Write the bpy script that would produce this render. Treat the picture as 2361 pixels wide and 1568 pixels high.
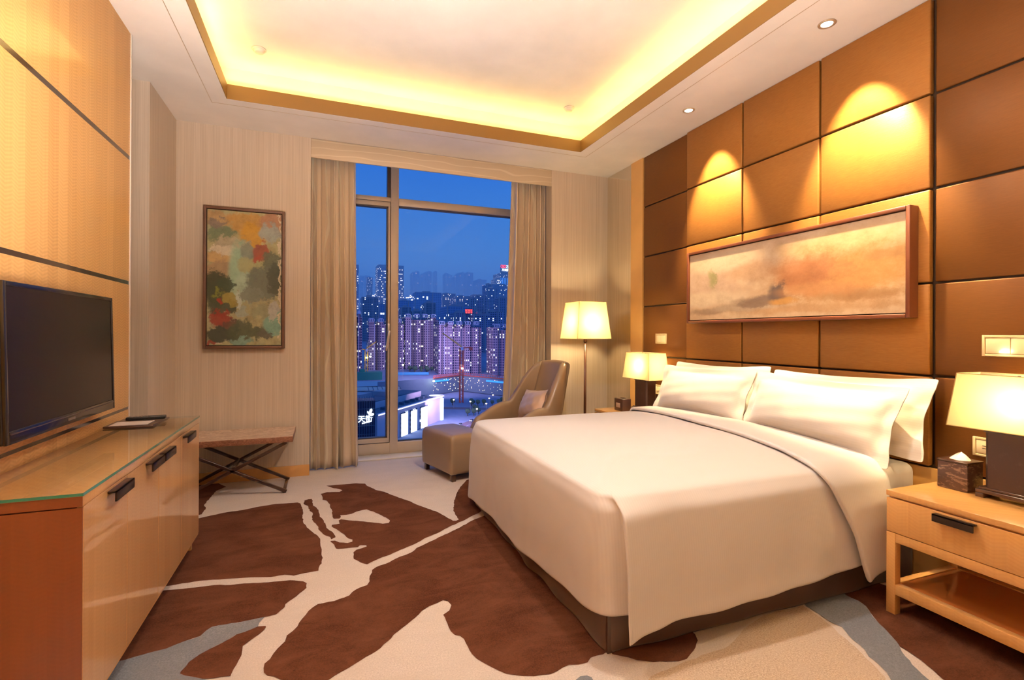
import bpy, bmesh, math, random
from mathutils import Vector, Matrix
for o in list(bpy.data.objects): bpy.data.objects.remove(o)
SC = bpy.context.scene
COL = SC.collection
S = 1.13          # the room is drafted in units of 1.13 m; everything is scaled to metres once, at the end
PI = math.pi
R = math.radians

# ------------------------------------------------------------------ camera, world, lights, exposure
def setup_camera():
    f, yw, p, r, cy = 1147.087, .362108, .0016207, .00476119, 768.388
    F = Vector((math.sin(yw)*math.cos(p), math.cos(yw)*math.cos(p), math.sin(p)))
    Rt = Vector((math.cos(yw), -math.sin(yw), 0)); U = Rt.cross(F)
    R2 = math.cos(r)*Rt + math.sin(r)*U; U2 = -math.sin(r)*Rt + math.cos(r)*U
    cam = bpy.data.objects.new('camera', bpy.data.cameras.new('camera'))
    cam.matrix_world = Matrix(((R2.x, U2.x, -F.x, 0), (R2.y, U2.y, -F.y, 0), (R2.z, U2.z, -F.z, 1.2), (0, 0, 0, 1)))
    d = cam.data; d.sensor_fit = 'HORIZONTAL'; d.sensor_width = 36
    d.lens = 36*f/2361; d.shift_y = (cy-784)/2361
    d.clip_start = .02; d.clip_end = 20000
    COL.objects.link(cam); SC.camera = cam
setup_camera()
SC.view_settings.view_transform = 'Standard'
try: SC.view_settings.look = 'None'
except Exception: pass
SC.view_settings.exposure = 0.18; SC.view_settings.gamma = 1.0
SC.view_settings.use_curve_mapping = False
SC.cycles.use_denoising = True
SC.cycles.max_bounces = 8; SC.cycles.diffuse_bounces = 5; SC.cycles.glossy_bounces = 4
SC.cycles.transmission_bounces = 6; SC.cycles.transparent_max_bounces = 12; SC.cycles.volume_bounces = 2
SC.cycles.sample_clamp_indirect = 6.0
SC.cycles.caustics_reflective = False; SC.cycles.caustics_refractive = False

def setup_world():
    w = bpy.data.worlds.new('dusk_sky'); SC.world = w; w.use_nodes = True
    nt = w.node_tree; n = nt.nodes; l = nt.links; n.clear()
    out = n.new('ShaderNodeOutputWorld'); bg = n.new('ShaderNodeBackground')
    tc = n.new('ShaderNodeTexCoord'); sp = n.new('ShaderNodeSeparateXYZ'); l.new(tc.outputs['Generated'], sp.inputs[0])
    cr = n.new('ShaderNodeValToRGB'); e = cr.color_ramp.elements
    e[0].position = 0.0; e[0].color = (.03, .09, .32, 1)
    e[1].position = 1.0; e[1].color = (.10, .27, .75, 1)
    for p, c in ((.08, (.05, .24, .70, 1)), (.14, (.065, .28, .74, 1)), (.21, (.042, .21, .66, 1)), (.33, (.016, .13, .60, 1)), (.42, (.03, .15, .6, 1))):
        k = e.new(p); k.color = c
    l.new(sp.outputs[2], cr.inputs[0])
    nz = n.new('ShaderNodeTexNoise'); nz.inputs['Scale'].default_value = 4; nz.inputs['Detail'].default_value = 2
    l.new(tc.outputs['Generated'], nz.inputs['Vector'])
    mx = n.new('ShaderNodeMix'); mx.data_type = 'RGBA'; mx.blend_type = 'SOFT_LIGHT'; mx.inputs[0].default_value = .15
    l.new(cr.outputs[0], mx.inputs[6]); l.new(nz.outputs[0], mx.inputs[7]); l.new(mx.outputs[2], bg.inputs[0])
    bg.inputs[1].default_value = 1.15
    l.new(bg.outputs[0], out.inputs[0])
setup_world()

WARM = (1, .73, .37); AMBER = (1, .64, .145); SOFT = (1, .88, .78)
def light(name, kind, loc, energy, color, rot=None, size=.1, size_y=None, spot=None, blend=.5, spread=None, aim=None):
    d = bpy.data.lights.new(name, kind); d.energy = energy; d.color = color
    if kind == 'AREA':
        d.size = size*S
        if size_y: d.shape = 'RECTANGLE'; d.size_y = size_y*S
        if spread: d.spread = R(spread)
    else: d.shadow_soft_size = size*S
    if kind == 'SPOT': d.spot_size = R(spot); d.spot_blend = blend
    o = bpy.data.objects.new(name, d); o.location = loc
    if aim: o.rotation_euler = (Vector(aim)-Vector(loc)).to_track_quat('-Z', 'Y').to_euler()
    elif rot: o.rotation_euler = [R(a) for a in rot]
    COL.objects.link(o); return o
CX0, CX1, CY0, CY1, CZ = -.649, 2.172, -.60, 4.0, 2.851      # cove opening and soffit height
UZ = 3.133                                                 # raised ceiling
def cove_lights():
    zz = 2.985
    light('cove_strip_far', 'AREA', ((CX0+CX1)/2, CY1+.05, zz), 8, AMBER, (180, 0, 0), CX1-CX0, .03)
    light('cove_strip_left', 'AREA', (CX0-.035, (CY0+CY1)/2, zz), 13, AMBER, (180, 0, 0), .03, CY1-CY0)
    light('cove_strip_right', 'AREA', (CX1+.06, (CY0+CY1)/2, zz), 13, AMBER, (180, 0, 0), .03, CY1-CY0)
    light('cove_strip_near', 'AREA', ((CX0+CX1)/2, CY0-.05, zz), 8, AMBER, (180, 0, 0), CX1-CX0, .03)
cove_lights()
# recessed ceiling lamps: (x, y, z, watts, cone, aim)
DOWNLIGHTS = [(2.483, 1.872, CZ, 540, 55, (2.765, 1.87, 2.07)), (2.50, 2.958, CZ, 470, 55, (2.765, 2.95, 2.07)),
              (2.49, .78, CZ, 60, 100, (2.3, .9, 0))]
# four unseen lamps added in the raised ceiling: key set by cast shadows, three fills
ADDED_ROOM_LIGHTS = [(1.25, 2.15, UZ, 165), (.1, 2.15, UZ, 70), (1.25, 1.1, UZ, 25), (.1, 1.1, UZ, 25)]
light('added_fill_light', 'AREA', (-.1, 1.0, 1.0), 180, (1, .86, .76), (180, 0, 0), .8, .8, spread=165)  # added upward fill for ceiling and soffit; no such fixture in the room

# ------------------------------------------------------------------ node helpers and materials
class NT:
    def __init__(s, name):
        s.m = bpy.data.materials.new(name); s.m.use_nodes = True
        s.t = s.m.node_tree; s.b = s.t.nodes['Principled BSDF']; s.out = s.t.nodes['Material Output']
    def n(s, ty, **kw):
        x = s.t.nodes.new('ShaderNode'+ty)
        for k, v in kw.items(): setattr(x, k, v)
        return x
    def l(s, a, b): s.t.links.new(a, b)
    def set(s, **kw):
        for k, v in kw.items():
            i = s.b.inputs[k.replace('_', ' ')]
            if hasattr(v, 'links') or isinstance(v, bpy.types.NodeSocket): s.l(v, i)
            else: i.default_value = v
        return s
    def coord(s, scale=(1, 1, 1), kind='Object', loc=(0, 0, 0), rot=(0, 0, 0)):
        tc = s.n('TexCoord'); mp = s.n('Mapping'); s.l(tc.outputs[kind], mp.inputs[0])
        mp.inputs['Scale'].default_value = scale; mp.inputs['Location'].default_value = loc; mp.inputs['Rotation'].default_value = rot
        return mp.outputs[0]
    def noise(s, vec, scale=1, detail=3, rough=.5, dist=0):
        x = s.n('TexNoise'); s.l(vec, x.inputs['Vector']); x.inputs['Scale'].default_value = scale
        x.inputs['Detail'].default_value = detail; x.inputs['Roughness'].default_value = rough; x.inputs['Distortion'].default_value = dist
        return x.outputs[0]
    def ramp(s, fac, stops):
        x = s.n('ValToRGB'); s.l(fac, x.inputs[0]); e = x.color_ramp.elements
        while len(e) < len(stops): e.new(.5)
        for k, (p, c) in zip(e, stops): k.position = p; k.color = (*c, 1) if len(c) == 3 else c
        return x.outputs[0]
    def mix(s, fac, a, b, mode='MIX'):
        x = s.n('Mix', data_type='RGBA', blend_type=mode)
        for v, i in ((fac, 0), (a, 6), (b, 7)):
            if isinstance(v, bpy.types.NodeSocket): s.l(v, x.inputs[i])
            elif i == 0: x.inputs[0].default_value = v
            else: x.inputs[i].default_value = (*v, 1)
        return x.outputs[2]
    def math(s, op, a, b=0, c=0, clamp=False):
        x = s.n('Math', operation=op, use_clamp=clamp)
        for i, v in enumerate((a, b, c)):
            if isinstance(v, bpy.types.NodeSocket): s.l(v, x.inputs[i])
            else: x.inputs[i].default_value = v
        return x.outputs[0]
    def bump(s, h, strength=.2, dist=.002):
        x = s.n('Bump'); s.l(h, x.inputs['Height']); x.inputs['Strength'].default_value = strength; x.inputs['Distance'].default_value = dist
        s.l(x.outputs[0], s.b.inputs['Normal']); return s
M = {}
def plain(name, col, rough=.5, metal=0, coat=0, noise=0, **kw):
    k = NT(name); k.set(Base_Color=(*col, 1), Roughness=rough, Metallic=metal)
    if coat: k.set(Coat_Weight=coat, Coat_Roughness=.06)
    if noise:
        f = k.noise(k.coord(), noise, 4)
        k.set(Base_Color=k.mix(f, [c*.86 for c in col], [min(1, c*1.12) for c in col]))
    for a, b in kw.items(): k.set(**{a: b})
    M[name] = k.m; return k
def emit(name, col, strength):
    k = NT(name); k.set(Base_Color=(*col, 1), Emission_Color=(*col, 1), Emission_Strength=strength, Roughness=.6); M[name] = k.m
def mk_materials():
    plain('paint', (.84, .79, .73), .42, noise=6)
    plain('ceiling_paint', (.86, .80, .74), .38, noise=3)
    # striped wallpaper
    k = NT('wallpaper'); v = k.coord((150, 150, 1.2)); f = k.noise(v, 1, 3, .6)
    v2 = k.coord((900, 900, 60)); f2 = k.noise(v2, 1, 1)
    c = k.ramp(f, [(.3, (.55, .455, .35)), (.5, (.63, .53, .42)), (.72, (.71, .61, .50))])
    c = k.mix(k.math('MULTIPLY', f2, .25), c, (.75, .66, .55)); k.set(Base_Color=c, Roughness=.55); k.bump(f, .25, .001); M['wallpaper'] = k.m
    # figured honey veneer: strips with ripple figure, gloss lacquer. axis = the horizontal axis of the panel
    def veneer(name, a, b, amp=1.0, coat=.55, rough=.32, rip=20):
        k = NT(name); v = k.coord(); sp = k.n('SeparateXYZ'); k.l(v, sp.inputs[0])
        h = k.math('ADD', sp.outputs[0], sp.outputs[1])
        cell = k.math('FLOOR', k.math('MULTIPLY', h, 11.0))
        wn = k.n('TexWhiteNoise', noise_dimensions='1D'); k.l(cell, wn.inputs['W'])
        ph = k.math('MULTIPLY', wn.outputs[0], .06)
        tri = k.math('PINGPONG', k.math('MULTIPLY', h, 1.0), .0909/2)
        z = k.math('ADD', sp.outputs[2], k.math('ADD', ph, k.math('MULTIPLY', tri, .35)))
        cb = k.n('CombineXYZ'); k.l(k.math('MULTIPLY', h, .5), cb.inputs[0]); k.l(z, cb.inputs[2])
        w = k.n('TexWave', wave_type='BANDS', bands_direction='Z'); k.l(cb.outputs[0], w.inputs['Vector'])
        w.inputs['Scale'].default_value = rip; w.inputs['Distortion'].default_value = 4.5; w.inputs['Detail'].default_value = 2; w.inputs['Detail Scale'].default_value = .6
        vs = k.noise(k.coord((70, 70, 1.5)), 1, 3)
        f = k.math('MULTIPLY', w.outputs['Fac'], .28*amp); f = k.math('ADD', f, k.math('MULTIPLY', wn.outputs[0], .28)); f = k.math('ADD', f, k.math('MULTIPLY', vs, .45), clamp=True)
        k.set(Base_Color=k.mix(f, a, b), Roughness=rough, Coat_Weight=coat, Coat_Roughness=.02); M[name] = k.m
    veneer('veneer', (.52, .255, .070), (.84, .50, .18), 1.0, .35)
    veneer('cabinet_veneer', (.62, .31, .105), (.90, .54, .235), .35, 1.0, .3)
    veneer('shaded_cabinet_veneer', (.20, .055, .020), (.30, .09, .035), .3, .3, .3)  # same cabinet wood, with the shade of its end put into the colour
    veneer('stand_veneer', (.60, .30, .085), (.80, .45, .16), .5, .6, .3)
    plain('skirting', (.62, .33, .11), .4, coat=.3, noise=8)
    plain('gold_strip', (.72, .42, .14), .35, coat=.4, noise=4)
    plain('inlay', (.03, .018, .012), .18, coat=.6)
    # bronze wall panels, brushed horizontally
    def bronze(name, a, b, bmp):
        k = NT(name); f = k.noise(k.coord((30, 22, 420)), 1, 3, .6); f2 = k.noise(k.coord((3, 3, 3)), 1, 2)
        c = k.mix(f, a, b); c = k.mix(k.math('MULTIPLY', f2, .25), c, [x*.8 for x in a])
        k.set(Base_Color=c, Roughness=.46, Metallic=.45, Specular_IOR_Level=.5); k.bump(f, bmp, .0012); M[name] = k.m
    bronze('bronze_panel', (.26, .105, .020), (.47, .215, .050), .35)
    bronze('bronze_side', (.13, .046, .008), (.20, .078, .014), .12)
    plain('gap_dark', (.03, .015, .008), .6)
    plain('mirror', (.88, .82, .70), .02, metal=1.0)
    plain('carpet_cream', (.60, .50, .43), .95); 
    def carpet(name, a, b, c2):
        k = NT(name); f = k.noise(k.coord(), 150, 5, .8); g = k.noise(k.coord((3, 6, 5)), 1, 7, .7, .6)
        col = k.mix(k.ramp(f, [(.36, (0, 0, 0)), (.64, (1, 1, 1))]), a, b); col = k.mix(k.ramp(g, [(.38, (0, 0, 0)), (.7, (.8, .8, .8))]), col, c2)
        k.set(Base_Color=col, Roughness=.95, Sheen_Weight=.0, Specular_IOR_Level=.08); k.bump(f, .6, .004); M[name] = k.m
    carpet('carpet_cream', (.52, .44, .39), (.76, .67, .60), (.58, .50, .44))
    carpet('carpet_brown', (.040, .0125, .0065), (.098, .032, .016), (.13, .050, .027))
    carpet('carpet_grey', (.13, .14, .155), (.24, .25, .27), (.16, .17, .19))
    carpet('carpet_tan', (.34, .24, .16), (.72, .58, .44), (.54, .42, .32))
    plain('white_frame', (.78, .72, .64), .35)
    plain('window_metal', (.60, .51, .41), .38, metal=.25)
    plain('window_dark', (.06, .045, .035), .4)
    plain('handle_metal', (.66, .62, .55), .3, metal=.7)
    k = NT('window_glass'); tr = k.n('BsdfTransparent'); gl = k.n('BsdfGlossy'); fr = k.n('Fresnel'); mx = k.n('MixShader')
    fr.inputs[0].default_value = 1.35; gl.inputs['Roughness'].default_value = .0; tr.inputs[0].default_value = (.95, .97, .98, 1)
    gm = k.n('NewGeometry'); k.l(k.math('MULTIPLY', fr.outputs[0], k.math('MULTIPLY', k.math('SUBTRACT', 1, gm.outputs['Backfacing']), .4)), mx.inputs[0]); k.l(tr.outputs[0], mx.inputs[1]); k.l(gl.outputs[0], mx.inputs[2]); k.l(mx.outputs[0], k.out.inputs[0]); M['window_glass'] = k.m
    plain('table_glass', (.62, .66, .58), .02, coat=.5); 
    k = NT('top_glass'); tr = k.n('BsdfTransparent'); gl = k.n('BsdfGlossy'); fr = k.n('Fresnel'); mx = k.n('MixShader')
    fr.inputs[0].default_value = 1.55; gl.inputs['Roughness'].default_value = .01; tr.inputs[0].default_value = (.985, .995, .985, 1)
    gm = k.n('NewGeometry'); k.l(k.math('MULTIPLY', fr.outputs[0], k.math('SUBTRACT', 1, gm.outputs['Backfacing'])), mx.inputs[0]); k.l(tr.outputs[0], mx.inputs[1]); k.l(gl.outputs[0], mx.inputs[2]); k.l(mx.outputs[0], k.out.inputs[0]); M['top_glass'] = k.m
    plain('glass_edge', (.03, .22, .17), .1, coat=.5)
    # satin curtain with wavy stitched lines
    def satin(name, a, b, rough=.27, metal=.28, axis=2):
        k = NT(name); v = k.coord((1, 1, .35)); w = k.n('TexWave', wave_type='BANDS', bands_direction='X'); k.l(v, w.inputs['Vector'])
        w.inputs['Scale'].default_value = 2.4; w.inputs['Distortion'].default_value = 6; w.inputs['Detail'].default_value = 1; w.inputs['Detail Scale'].default_value = 1.3
        ln = k.ramp(w.outputs['Fac'], [(0, (0, 0, 0)), (.93, (0, 0, 0)), (.97, (1, 1, 1))])
        f = k.noise(k.coord((6, 6, 1)), 1, 3)
        c = k.mix(f, a, b); c = k.mix(k.math('MULTIPLY', ln, .4), c, [min(1, x*1.35) for x in b])
        k.set(Base_Color=c, Roughness=rough, Metallic=metal, Sheen_Weight=.2); k.bump(ln, .3, .002); M[name] = k.m
    satin('curtain', (.68, .56, .42), (.84, .73, .58))
    k = NT('valance'); v = k.coord((.35, 1, 1)); w = k.n('TexWave', wave_type='BANDS', bands_direction='Z'); k.l(v, w.inputs['Vector'])
    w.inputs['Scale'].default_value = 4.5; w.inputs['Distortion'].default_value = 6; w.inputs['Detail'].default_value = 1; w.inputs['Detail Scale'].default_value = 1.2
    ln = k.ramp(w.outputs['Fac'], [(0, (0, 0, 0)), (.93, (0, 0, 0)), (.97, (1, 1, 1))]); k.set(Base_Color=k.mix(k.math('MULTIPLY', ln, .5), (.66, .55, .40), (.86, .77, .62)), Roughness=.4, Metallic=.15); M['valance'] = k.m
    # bed linen
    k = NT('linen'); v = k.coord((1, 1, 1)); w = k.n('TexWave', wave_type='BANDS', bands_direction='X'); k.l(v, w.inputs['Vector']); w.inputs['Scale'].default_value = 26
    g = k.noise(k.coord(), 3, 3); c = k.mix(k.math('MULTIPLY', w.outputs['Fac'], .35), (.76, .72, .70), (.82, .79, .77)); k.set(Base_Color=c, Roughness=.6, Sheen_Weight=.3)
    k.bump(k.math('ADD', k.math('MULTIPLY', w.outputs['Fac'], .08), g), .25, .006); M['linen'] = k.m
    k = NT('pillow_linen'); w = k.n('TexWave', wave_type='BANDS', bands_direction='Z'); k.l(k.coord(), w.inputs['Vector']); w.inputs['Scale'].default_value = 24
    g = k.noise(k.coord(), 14, 4); c = k.mix(k.math('MULTIPLY', w.outputs['Fac'], .35), (.77, .72, .67), (.83, .79, .75)); k.set(Base_Color=c, Roughness=.6, Sheen_Weight=.3)
    k.bump(g, .22, .006); M['pillow_linen'] = k.m
    plain('skirt', (.075, .036, .022), .6, noise=7, Sheen_Weight=.2)
    k = plain('leather', (.27, .185, .115), .34, coat=.15); f = k.noise(k.coord(), 260, 2); k.bump(f, .12, .001)
    plain('dark_wood', (.055, .024, .014), .3, coat=.4, noise=20)
    plain('bench_frame', (.05, .022, .014), .22, metal=.3, coat=.4)
    k = NT('cushion_satin'); f = k.noise(k.coord(), 8, 4); k.set(Base_Color=k.mix(f, (.46, .31, .23), (.62, .46, .37)), Roughness=.38, Metallic=.2, Sheen_Weight=.3); k.bump(f, .3, .01); M['cushion_satin'] = k.m
    k = NT('marble'); v = k.coord((16, 60, 60)); f = k.noise(v, 1, 8, .75, 1.2); k.set(Base_Color=k.ramp(f, [(.36, (.26, .14, .09)), (.47, (.50, .34, .24)), (.55, (.68, .52, .40)), (.64, (.86, .75, .62))]), Roughness=.3); M['marble'] = k.m
    k = NT('marble_edge'); v = k.coord((40, 60, 60)); f = k.noise(v, 1, 8, .75, 1.6); k.set(Base_Color=k.ramp(f, [(.32, (.10, .035, .02)), (.5, (.22, .09, .05)), (.66, (.36, .18, .11)), (.8, (.46, .27, .18))]), Roughness=.35); M['marble_edge'] = k.m
    # lampshade: thin cloth that lets lamp light through
    k = NT('lampshade'); d = k.n('BsdfDiffuse'); t = k.n('BsdfTranslucent'); mx = k.n('MixShader'); mx.inputs[0].default_value = .62
    d.inputs[0].default_value = (.80, .70, .50, 1); t.inputs[0].default_value = (.76, .58, .29, 1)
    k.l(d.outputs[0], mx.inputs[1]); k.l(t.outputs[0], mx.inputs[2]); k.l(mx.outputs[0], k.out.inputs[0]); M['lampshade'] = k.m
    plain('shade_seam', (.45, .33, .16), .8)
    emit('bulb', (1, .78, .45), 14.0); emit('lens', (1, .90, .74), 9.0); emit('mini_lens', (1, .88, .65), 10)
    plain('brass_pole', (.12, .05, .03), .3, metal=.5, coat=.3)
    k = plain('lacquer', (.06, .030, .026), .28, coat=.5)
    k = NT('carved'); f = k.noise(k.coord((22, 22, 60)), 1, 5, .7, .5); c = k.mix(k.ramp(f, [(.52, (0, 0, 0)), (.6, (.7, .7, .7))]), (.055, .026, .022), (.26, .17, .12)); k.set(Base_Color=c, Roughness=.45, Coat_Weight=.3); M['carved'] = k.m
    k = NT('lamp_stone'); f = k.noise(k.coord(), 30, 3, .6); c = k.mix(k.ramp(f, [(.6, (0, 0, 0)), (.8, (.3, .3, .3))]), (.04, .018, .015), (.10, .07, .06)); k.set(Base_Color=c, Roughness=.4, Coat_Weight=.2); M['lamp_stone'] = k.m
    plain('tissue', (.85, .80, .72), .9); plain('switch_plate', (.66, .52, .30), .35, coat=.3); plain('switch_key', (.74, .60, .38), .3, coat=.3)
    plain('tv_body', (.008, .006, .005), .25, coat=.3); plain('tv_screen', (.006, .003, .003), .22, Specular_IOR_Level=.25); plain('tv_trim', (.10, .06, .045), .3, metal=.5)
    plain('logo_grey', (.3, .24, .2), .4, metal=.5)
    plain('black_metal', (.03, .018, .013), .3, metal=.5); plain('black_plastic', (.01, .009, .009), .35)
    plain('paper', (.55, .48, .44), .6); plain('folder', (.06, .028, .02), .35, coat=.3); plain('clock_face', (.40, .32, .28), .3)
    plain('picture_frame', (.15, .042, .016), .4, coat=.15, noise=30); plain('picture_frame_dark', (.12, .055, .032), .45, noise=30)
    plain('detector_white', (.78, .72, .62), .5); plain('trim_ring', (.62, .50, .36), .3, metal=.6)
    # paintings: soft blots of pigment laid out over the sheet (a = across, b = up, both 0..1)
    def painting(name, base, blots, hk, flip, warp=.22, edge=.55):
        k = NT(name); tc = k.n('TexCoord'); sp = k.n('SeparateXYZ'); k.l(tc.outputs['Generated'], sp.inputs[0])
        A = sp.outputs[hk]; B = sp.outputs[2]
        if flip: A = k.math('SUBTRACT', 1.0, A)
        cb = k.n('CombineXYZ'); k.l(A, cb.inputs[0]); k.l(k.math('MULTIPLY', B, 1.8 if hk == 0 else .4), cb.inputs[1]); V = cb.outputs[0]
        n1 = k.noise(V, 5, 8, .65); n2 = k.noise(V, 7, 8, .75); n3 = k.noise(V, 24, 8, .8)
        tx = k.n('TexNoise'); k.l(V, tx.inputs['Vector']); tx.inputs['Scale'].default_value = 7; tx.inputs['Detail'].default_value = 9; tx.inputs['Roughness'].default_value = .62
        s2 = k.n('SeparateColor'); k.l(tx.outputs['Color'], s2.inputs[0])
        a2 = k.math('ADD', A, k.math('MULTIPLY', k.math('SUBTRACT', s2.outputs[0], .5), warp)); b2 = k.math('ADD', B, k.math('MULTIPLY', k.math('SUBTRACT', s2.outputs[1], .5), warp*.8))
        col = k.ramp(n1, [(.3, base[0]), (.5, base[1]), (.7, base[2])])
        for (cx, cy, rx, ry, c, soft) in blots:
            dx = k.math('DIVIDE', k.math('SUBTRACT', a2, cx), rx); dy = k.math('DIVIDE', k.math('SUBTRACT', b2, cy), ry)
            d = k.math('SQRT', k.math('ADD', k.math('MULTIPLY', dx, dx), k.math('MULTIPLY', dy, dy)))
            d = k.math('ADD', d, k.math('MULTIPLY', k.math('SUBTRACT', n3 if soft < .3 else n2, .5), 1.7))
            mr = k.n('MapRange', interpolation_type='SMOOTHSTEP'); k.l(d, mr.inputs[0]); mr.inputs[1].default_value = 1+soft*edge; mr.inputs[2].default_value = 1-soft*edge
            col = k.mix(k.math('MULTIPLY', mr.outputs[0], .93), col, c)
        k.set(Base_Color=k.mix(1.0, col, k.ramp(n2, [(.3, (.55, .55, .55)), (.5, (.85, .86, .86)), (.7, (1, 1, 1))]) if hk == 0 else k.ramp(n2, [(.3, (.46, .42, .38)), (.5, (.62, .58, .55)), (.7, (.72, .71, .70))]), 'MULTIPLY'), Roughness=.7); k.bump(n3, .15, .002); M[name] = k.m
    painting('painting_green', ((.30, .27, .13), (.42, .40, .22), (.52, .46, .28)), [
        (.15, .93, .25, .06, (.50, .33, .15), .35), (.55, .92, .3, .08, (.52, .30, .08), .35), (.9, .94, .2, .09, (.42, .22, .13), .3),
        (.18, .82, .18, .07, (.17, .22, .12), .35), (.12, .90, .12, .04, (.24, .19, .15), .3), (.62, .82, .2, .09, (.60, .33, .04), .35), (.82, .85, .14, .08, (.38, .42, .38), .3),
        (.35, .75, .25, .05, (.50, .44, .30), .3), (.22, .70, .2, .035, (.74, .68, .52), .25), (.2, .64, .22, .04, (.62, .42, .18), .3), (.2, .53, .25, .09, (.44, .31, .17), .35),
        (.43, .55, .15, .22, (.36, .56, .40), .5), (.48, .42, .13, .12, (.46, .62, .48), .5), (.42, .34, .07, .05, (.62, .70, .62), .3), (.55, .7, .12, .07, (.24, .28, .22), .3), (.60, .60, .2, .07, (.40, .40, .20), .3),
        (.72, .70, .12, .07, (.30, .07, .035), .3), (.66, .655, .06, .03, (.36, .07, .04), .25), (.88, .62, .13, .09, (.10, .12, .07), .25), (.76, .46, .24, .13, (.13, .15, .11), .35), (.92, .5, .1, .13, (.06, .07, .04), .25), (.60, .38, .16, .06, (.22, .25, .19), .25),
        (.12, .42, .2, .12, (.03, .04, .015), .28), (.25, .46, .12, .05, (.05, .07, .03), .25), (.14, .34, .1, .06, (.26, .27, .04), .3), (.18, .30, .18, .08, (.05, .06, .03), .3), (.3, .36, .1, .05, (.38, .32, .08), .3),
        (.17, .20, .14, .065, (.30, .035, .02), .28), (.3, .14, .12, .05, (.12, .05, .03), .25), (.2, .08, .22, .06, (.035, .04, .025), .3), (.17, .335, .04, .02, (.36, .04, .02), .25),
        (.45, .24, .1, .04, (.40, .46, .38), .2), (.55, .1, .3, .07, (.07, .085, .04), .35), (.45, .03, .15, .03, (.22, .36, .28), .3), (.9, .17, .15, .09, (.20, .38, .30), .3), (.88, .26, .08, .06, (.48, .48, .44), .25), (.7, .25, .12, .05, (.32, .34, .20), .3), (.78, .08, .12, .03, (.10, .10, .07), .3),
        (.985, .55, .018, .5, (.66, .58, .42), .15), (.06, .015, .18, .008, (.66, .56, .42), .2), (.05, .02, .06, .02, (.30, .04, .02), .2)], 0, False, .24)
    painting('painting_rust', ((.60, .42, .28), (.66, .50, .35), (.72, .58, .42)), [
        (.12, .6, .25, .3, (.66, .50, .40), .5), (.2, .82, .2, .14, (.78, .68, .52), .45), (.1, .3, .25, .1, (.74, .62, .48), .45), (.14, .12, .14, .05, (.34, .24, .17), .45), (.35, .15, .2, .05, (.48, .38, .29), .45),
        (.42, .62, .18, .12, (.60, .40, .26), .5), (.8, .82, .25, .12, (.76, .58, .32), .5), (.8, .45, .28, .3, (.60, .32, .10), .5), (.66, .55, .14, .16, (.50, .22, .10), .5), (.62, .42, .1, .1, (.48, .21, .09), .5),
        (.46, .23, .15, .06, (.22, .15, .12), .45), (.52, .30, .035, .12, (.12, .09, .09), .4), (.40, .19, .1, .04, (.26, .18, .13), .4), (.86, .22, .2, .07, (.42, .24, .11), .5), (.7, .3, .16, .08, (.56, .28, .12), .5), (.14, .6, .02, .12, (.40, .40, .20), .5), (.55, .2, .06, .04, (.62, .34, .10), .4), (.93, .62, .06, .05, (.5, .28, .11), .5), (.65, .09, .3, .05, (.56, .36, .20), .5)], 1, True, .20, 1.0)
    # city
    def facade(name, wall, wx, wz, lit, litcol, thresh=.86, litstr=1.5, glassc=(.01, .02, .05), frac=(.55, .5), bands=False):
        k = NT(name); v = k.coord(); sp = k.n('SeparateXYZ'); k.l(v, sp.inputs[0])
        h = k.math('DIVIDE', k.math('ADD', sp.outputs[0], sp.outputs[1]), wx); z = k.math('DIVIDE', sp.outputs[2], wz)
        fh = k.math('FRACT', h); fz = k.math('FRACT', z); ih = k.math('FLOOR', h); iz = k.math('FLOOR', z)
        win = k.math('MULTIPLY', k.math('LESS_THAN', fh, frac[0]), k.math('LESS_THAN', fz, frac[1]))
        cb = k.n('CombineXYZ'); k.l(ih, cb.inputs[0]); k.l(iz, cb.inputs[1])
        wn = k.n('TexWhiteNoise', noise_dimensions='2D'); k.l(cb.outputs[0], wn.inputs['Vector'])
        on = k.math('MULTIPLY', win, k.math('GREATER_THAN', wn.outputs[0], thresh))
        big = k.noise(k.coord((.08, .08, .004)), 1, 1)
        wc = k.mix(big, [x*.75 for x in wall], [x*1.25 for x in wall])
        if bands:
            st = k.math('LESS_THAN', k.math('FRACT', k.math('DIVIDE', h, 5.0)), .22); wc = k.mix(st, wc, [x*.45 for x in wall])
        k.set(Base_Color=k.mix(win, wc, glassc), Roughness=.7, Emission_Color=k.mix(wn.outputs[1], litcol, (.75, .85, 1)), Emission_Strength=k.math('MULTIPLY', on, litstr*lit)); M[name] = k.m
    facade('apart_wall', (.33, .25, .36), 2.6, 3.3, 1, (1, .8, .45), .90, 1.7, (.015, .02, .10), (.5, .55), True)
    facade('slab_dark_wall', (.20, .22, .32), 3.4, 3.4, 1, (.8, .9, 1), .92, 2.4, (.03, .04, .09))
    facade('slab_blue_wall', (.22, .34, .62), 5.5, 5.0, 1, (.7, .85, 1), .96, 2.4, (.10, .17, .40), (.8, .75))
    facade('slab_grey_wall', (.30, .28, .46), 4.0, 3.6, 1, (.85, .92, 1), .93, 2.6, (.02, .025, .07))
    facade('slab_brown_wall', (.34, .22, .34), 4.0, 4.5, 1, (1, .75, .5), .90, 2.2, (.05, .04, .12))
    facade('tower_wall', (.22, .16, .26), 5.0, 9, 1, (.85, .95, 1), .72, 2.2, (.06, .06, .14), (.8, .35))
    facade('sign_tower_wall', (.04, .12, .40), 14, 300, 1, (.05, .35, 1), -1, .9, (.02, .10, .4), (.4, 1.0))
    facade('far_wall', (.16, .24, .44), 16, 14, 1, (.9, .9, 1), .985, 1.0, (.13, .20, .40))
    plain('pergola', (.42, .5, .75), .7); plain('concrete', (.35, .32, .38), .85, noise=.2); plain('roof_dark', (.06, .10, .16), .8, noise=.2); plain('roof_panel', (.45, .40, .38), .7)
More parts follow.
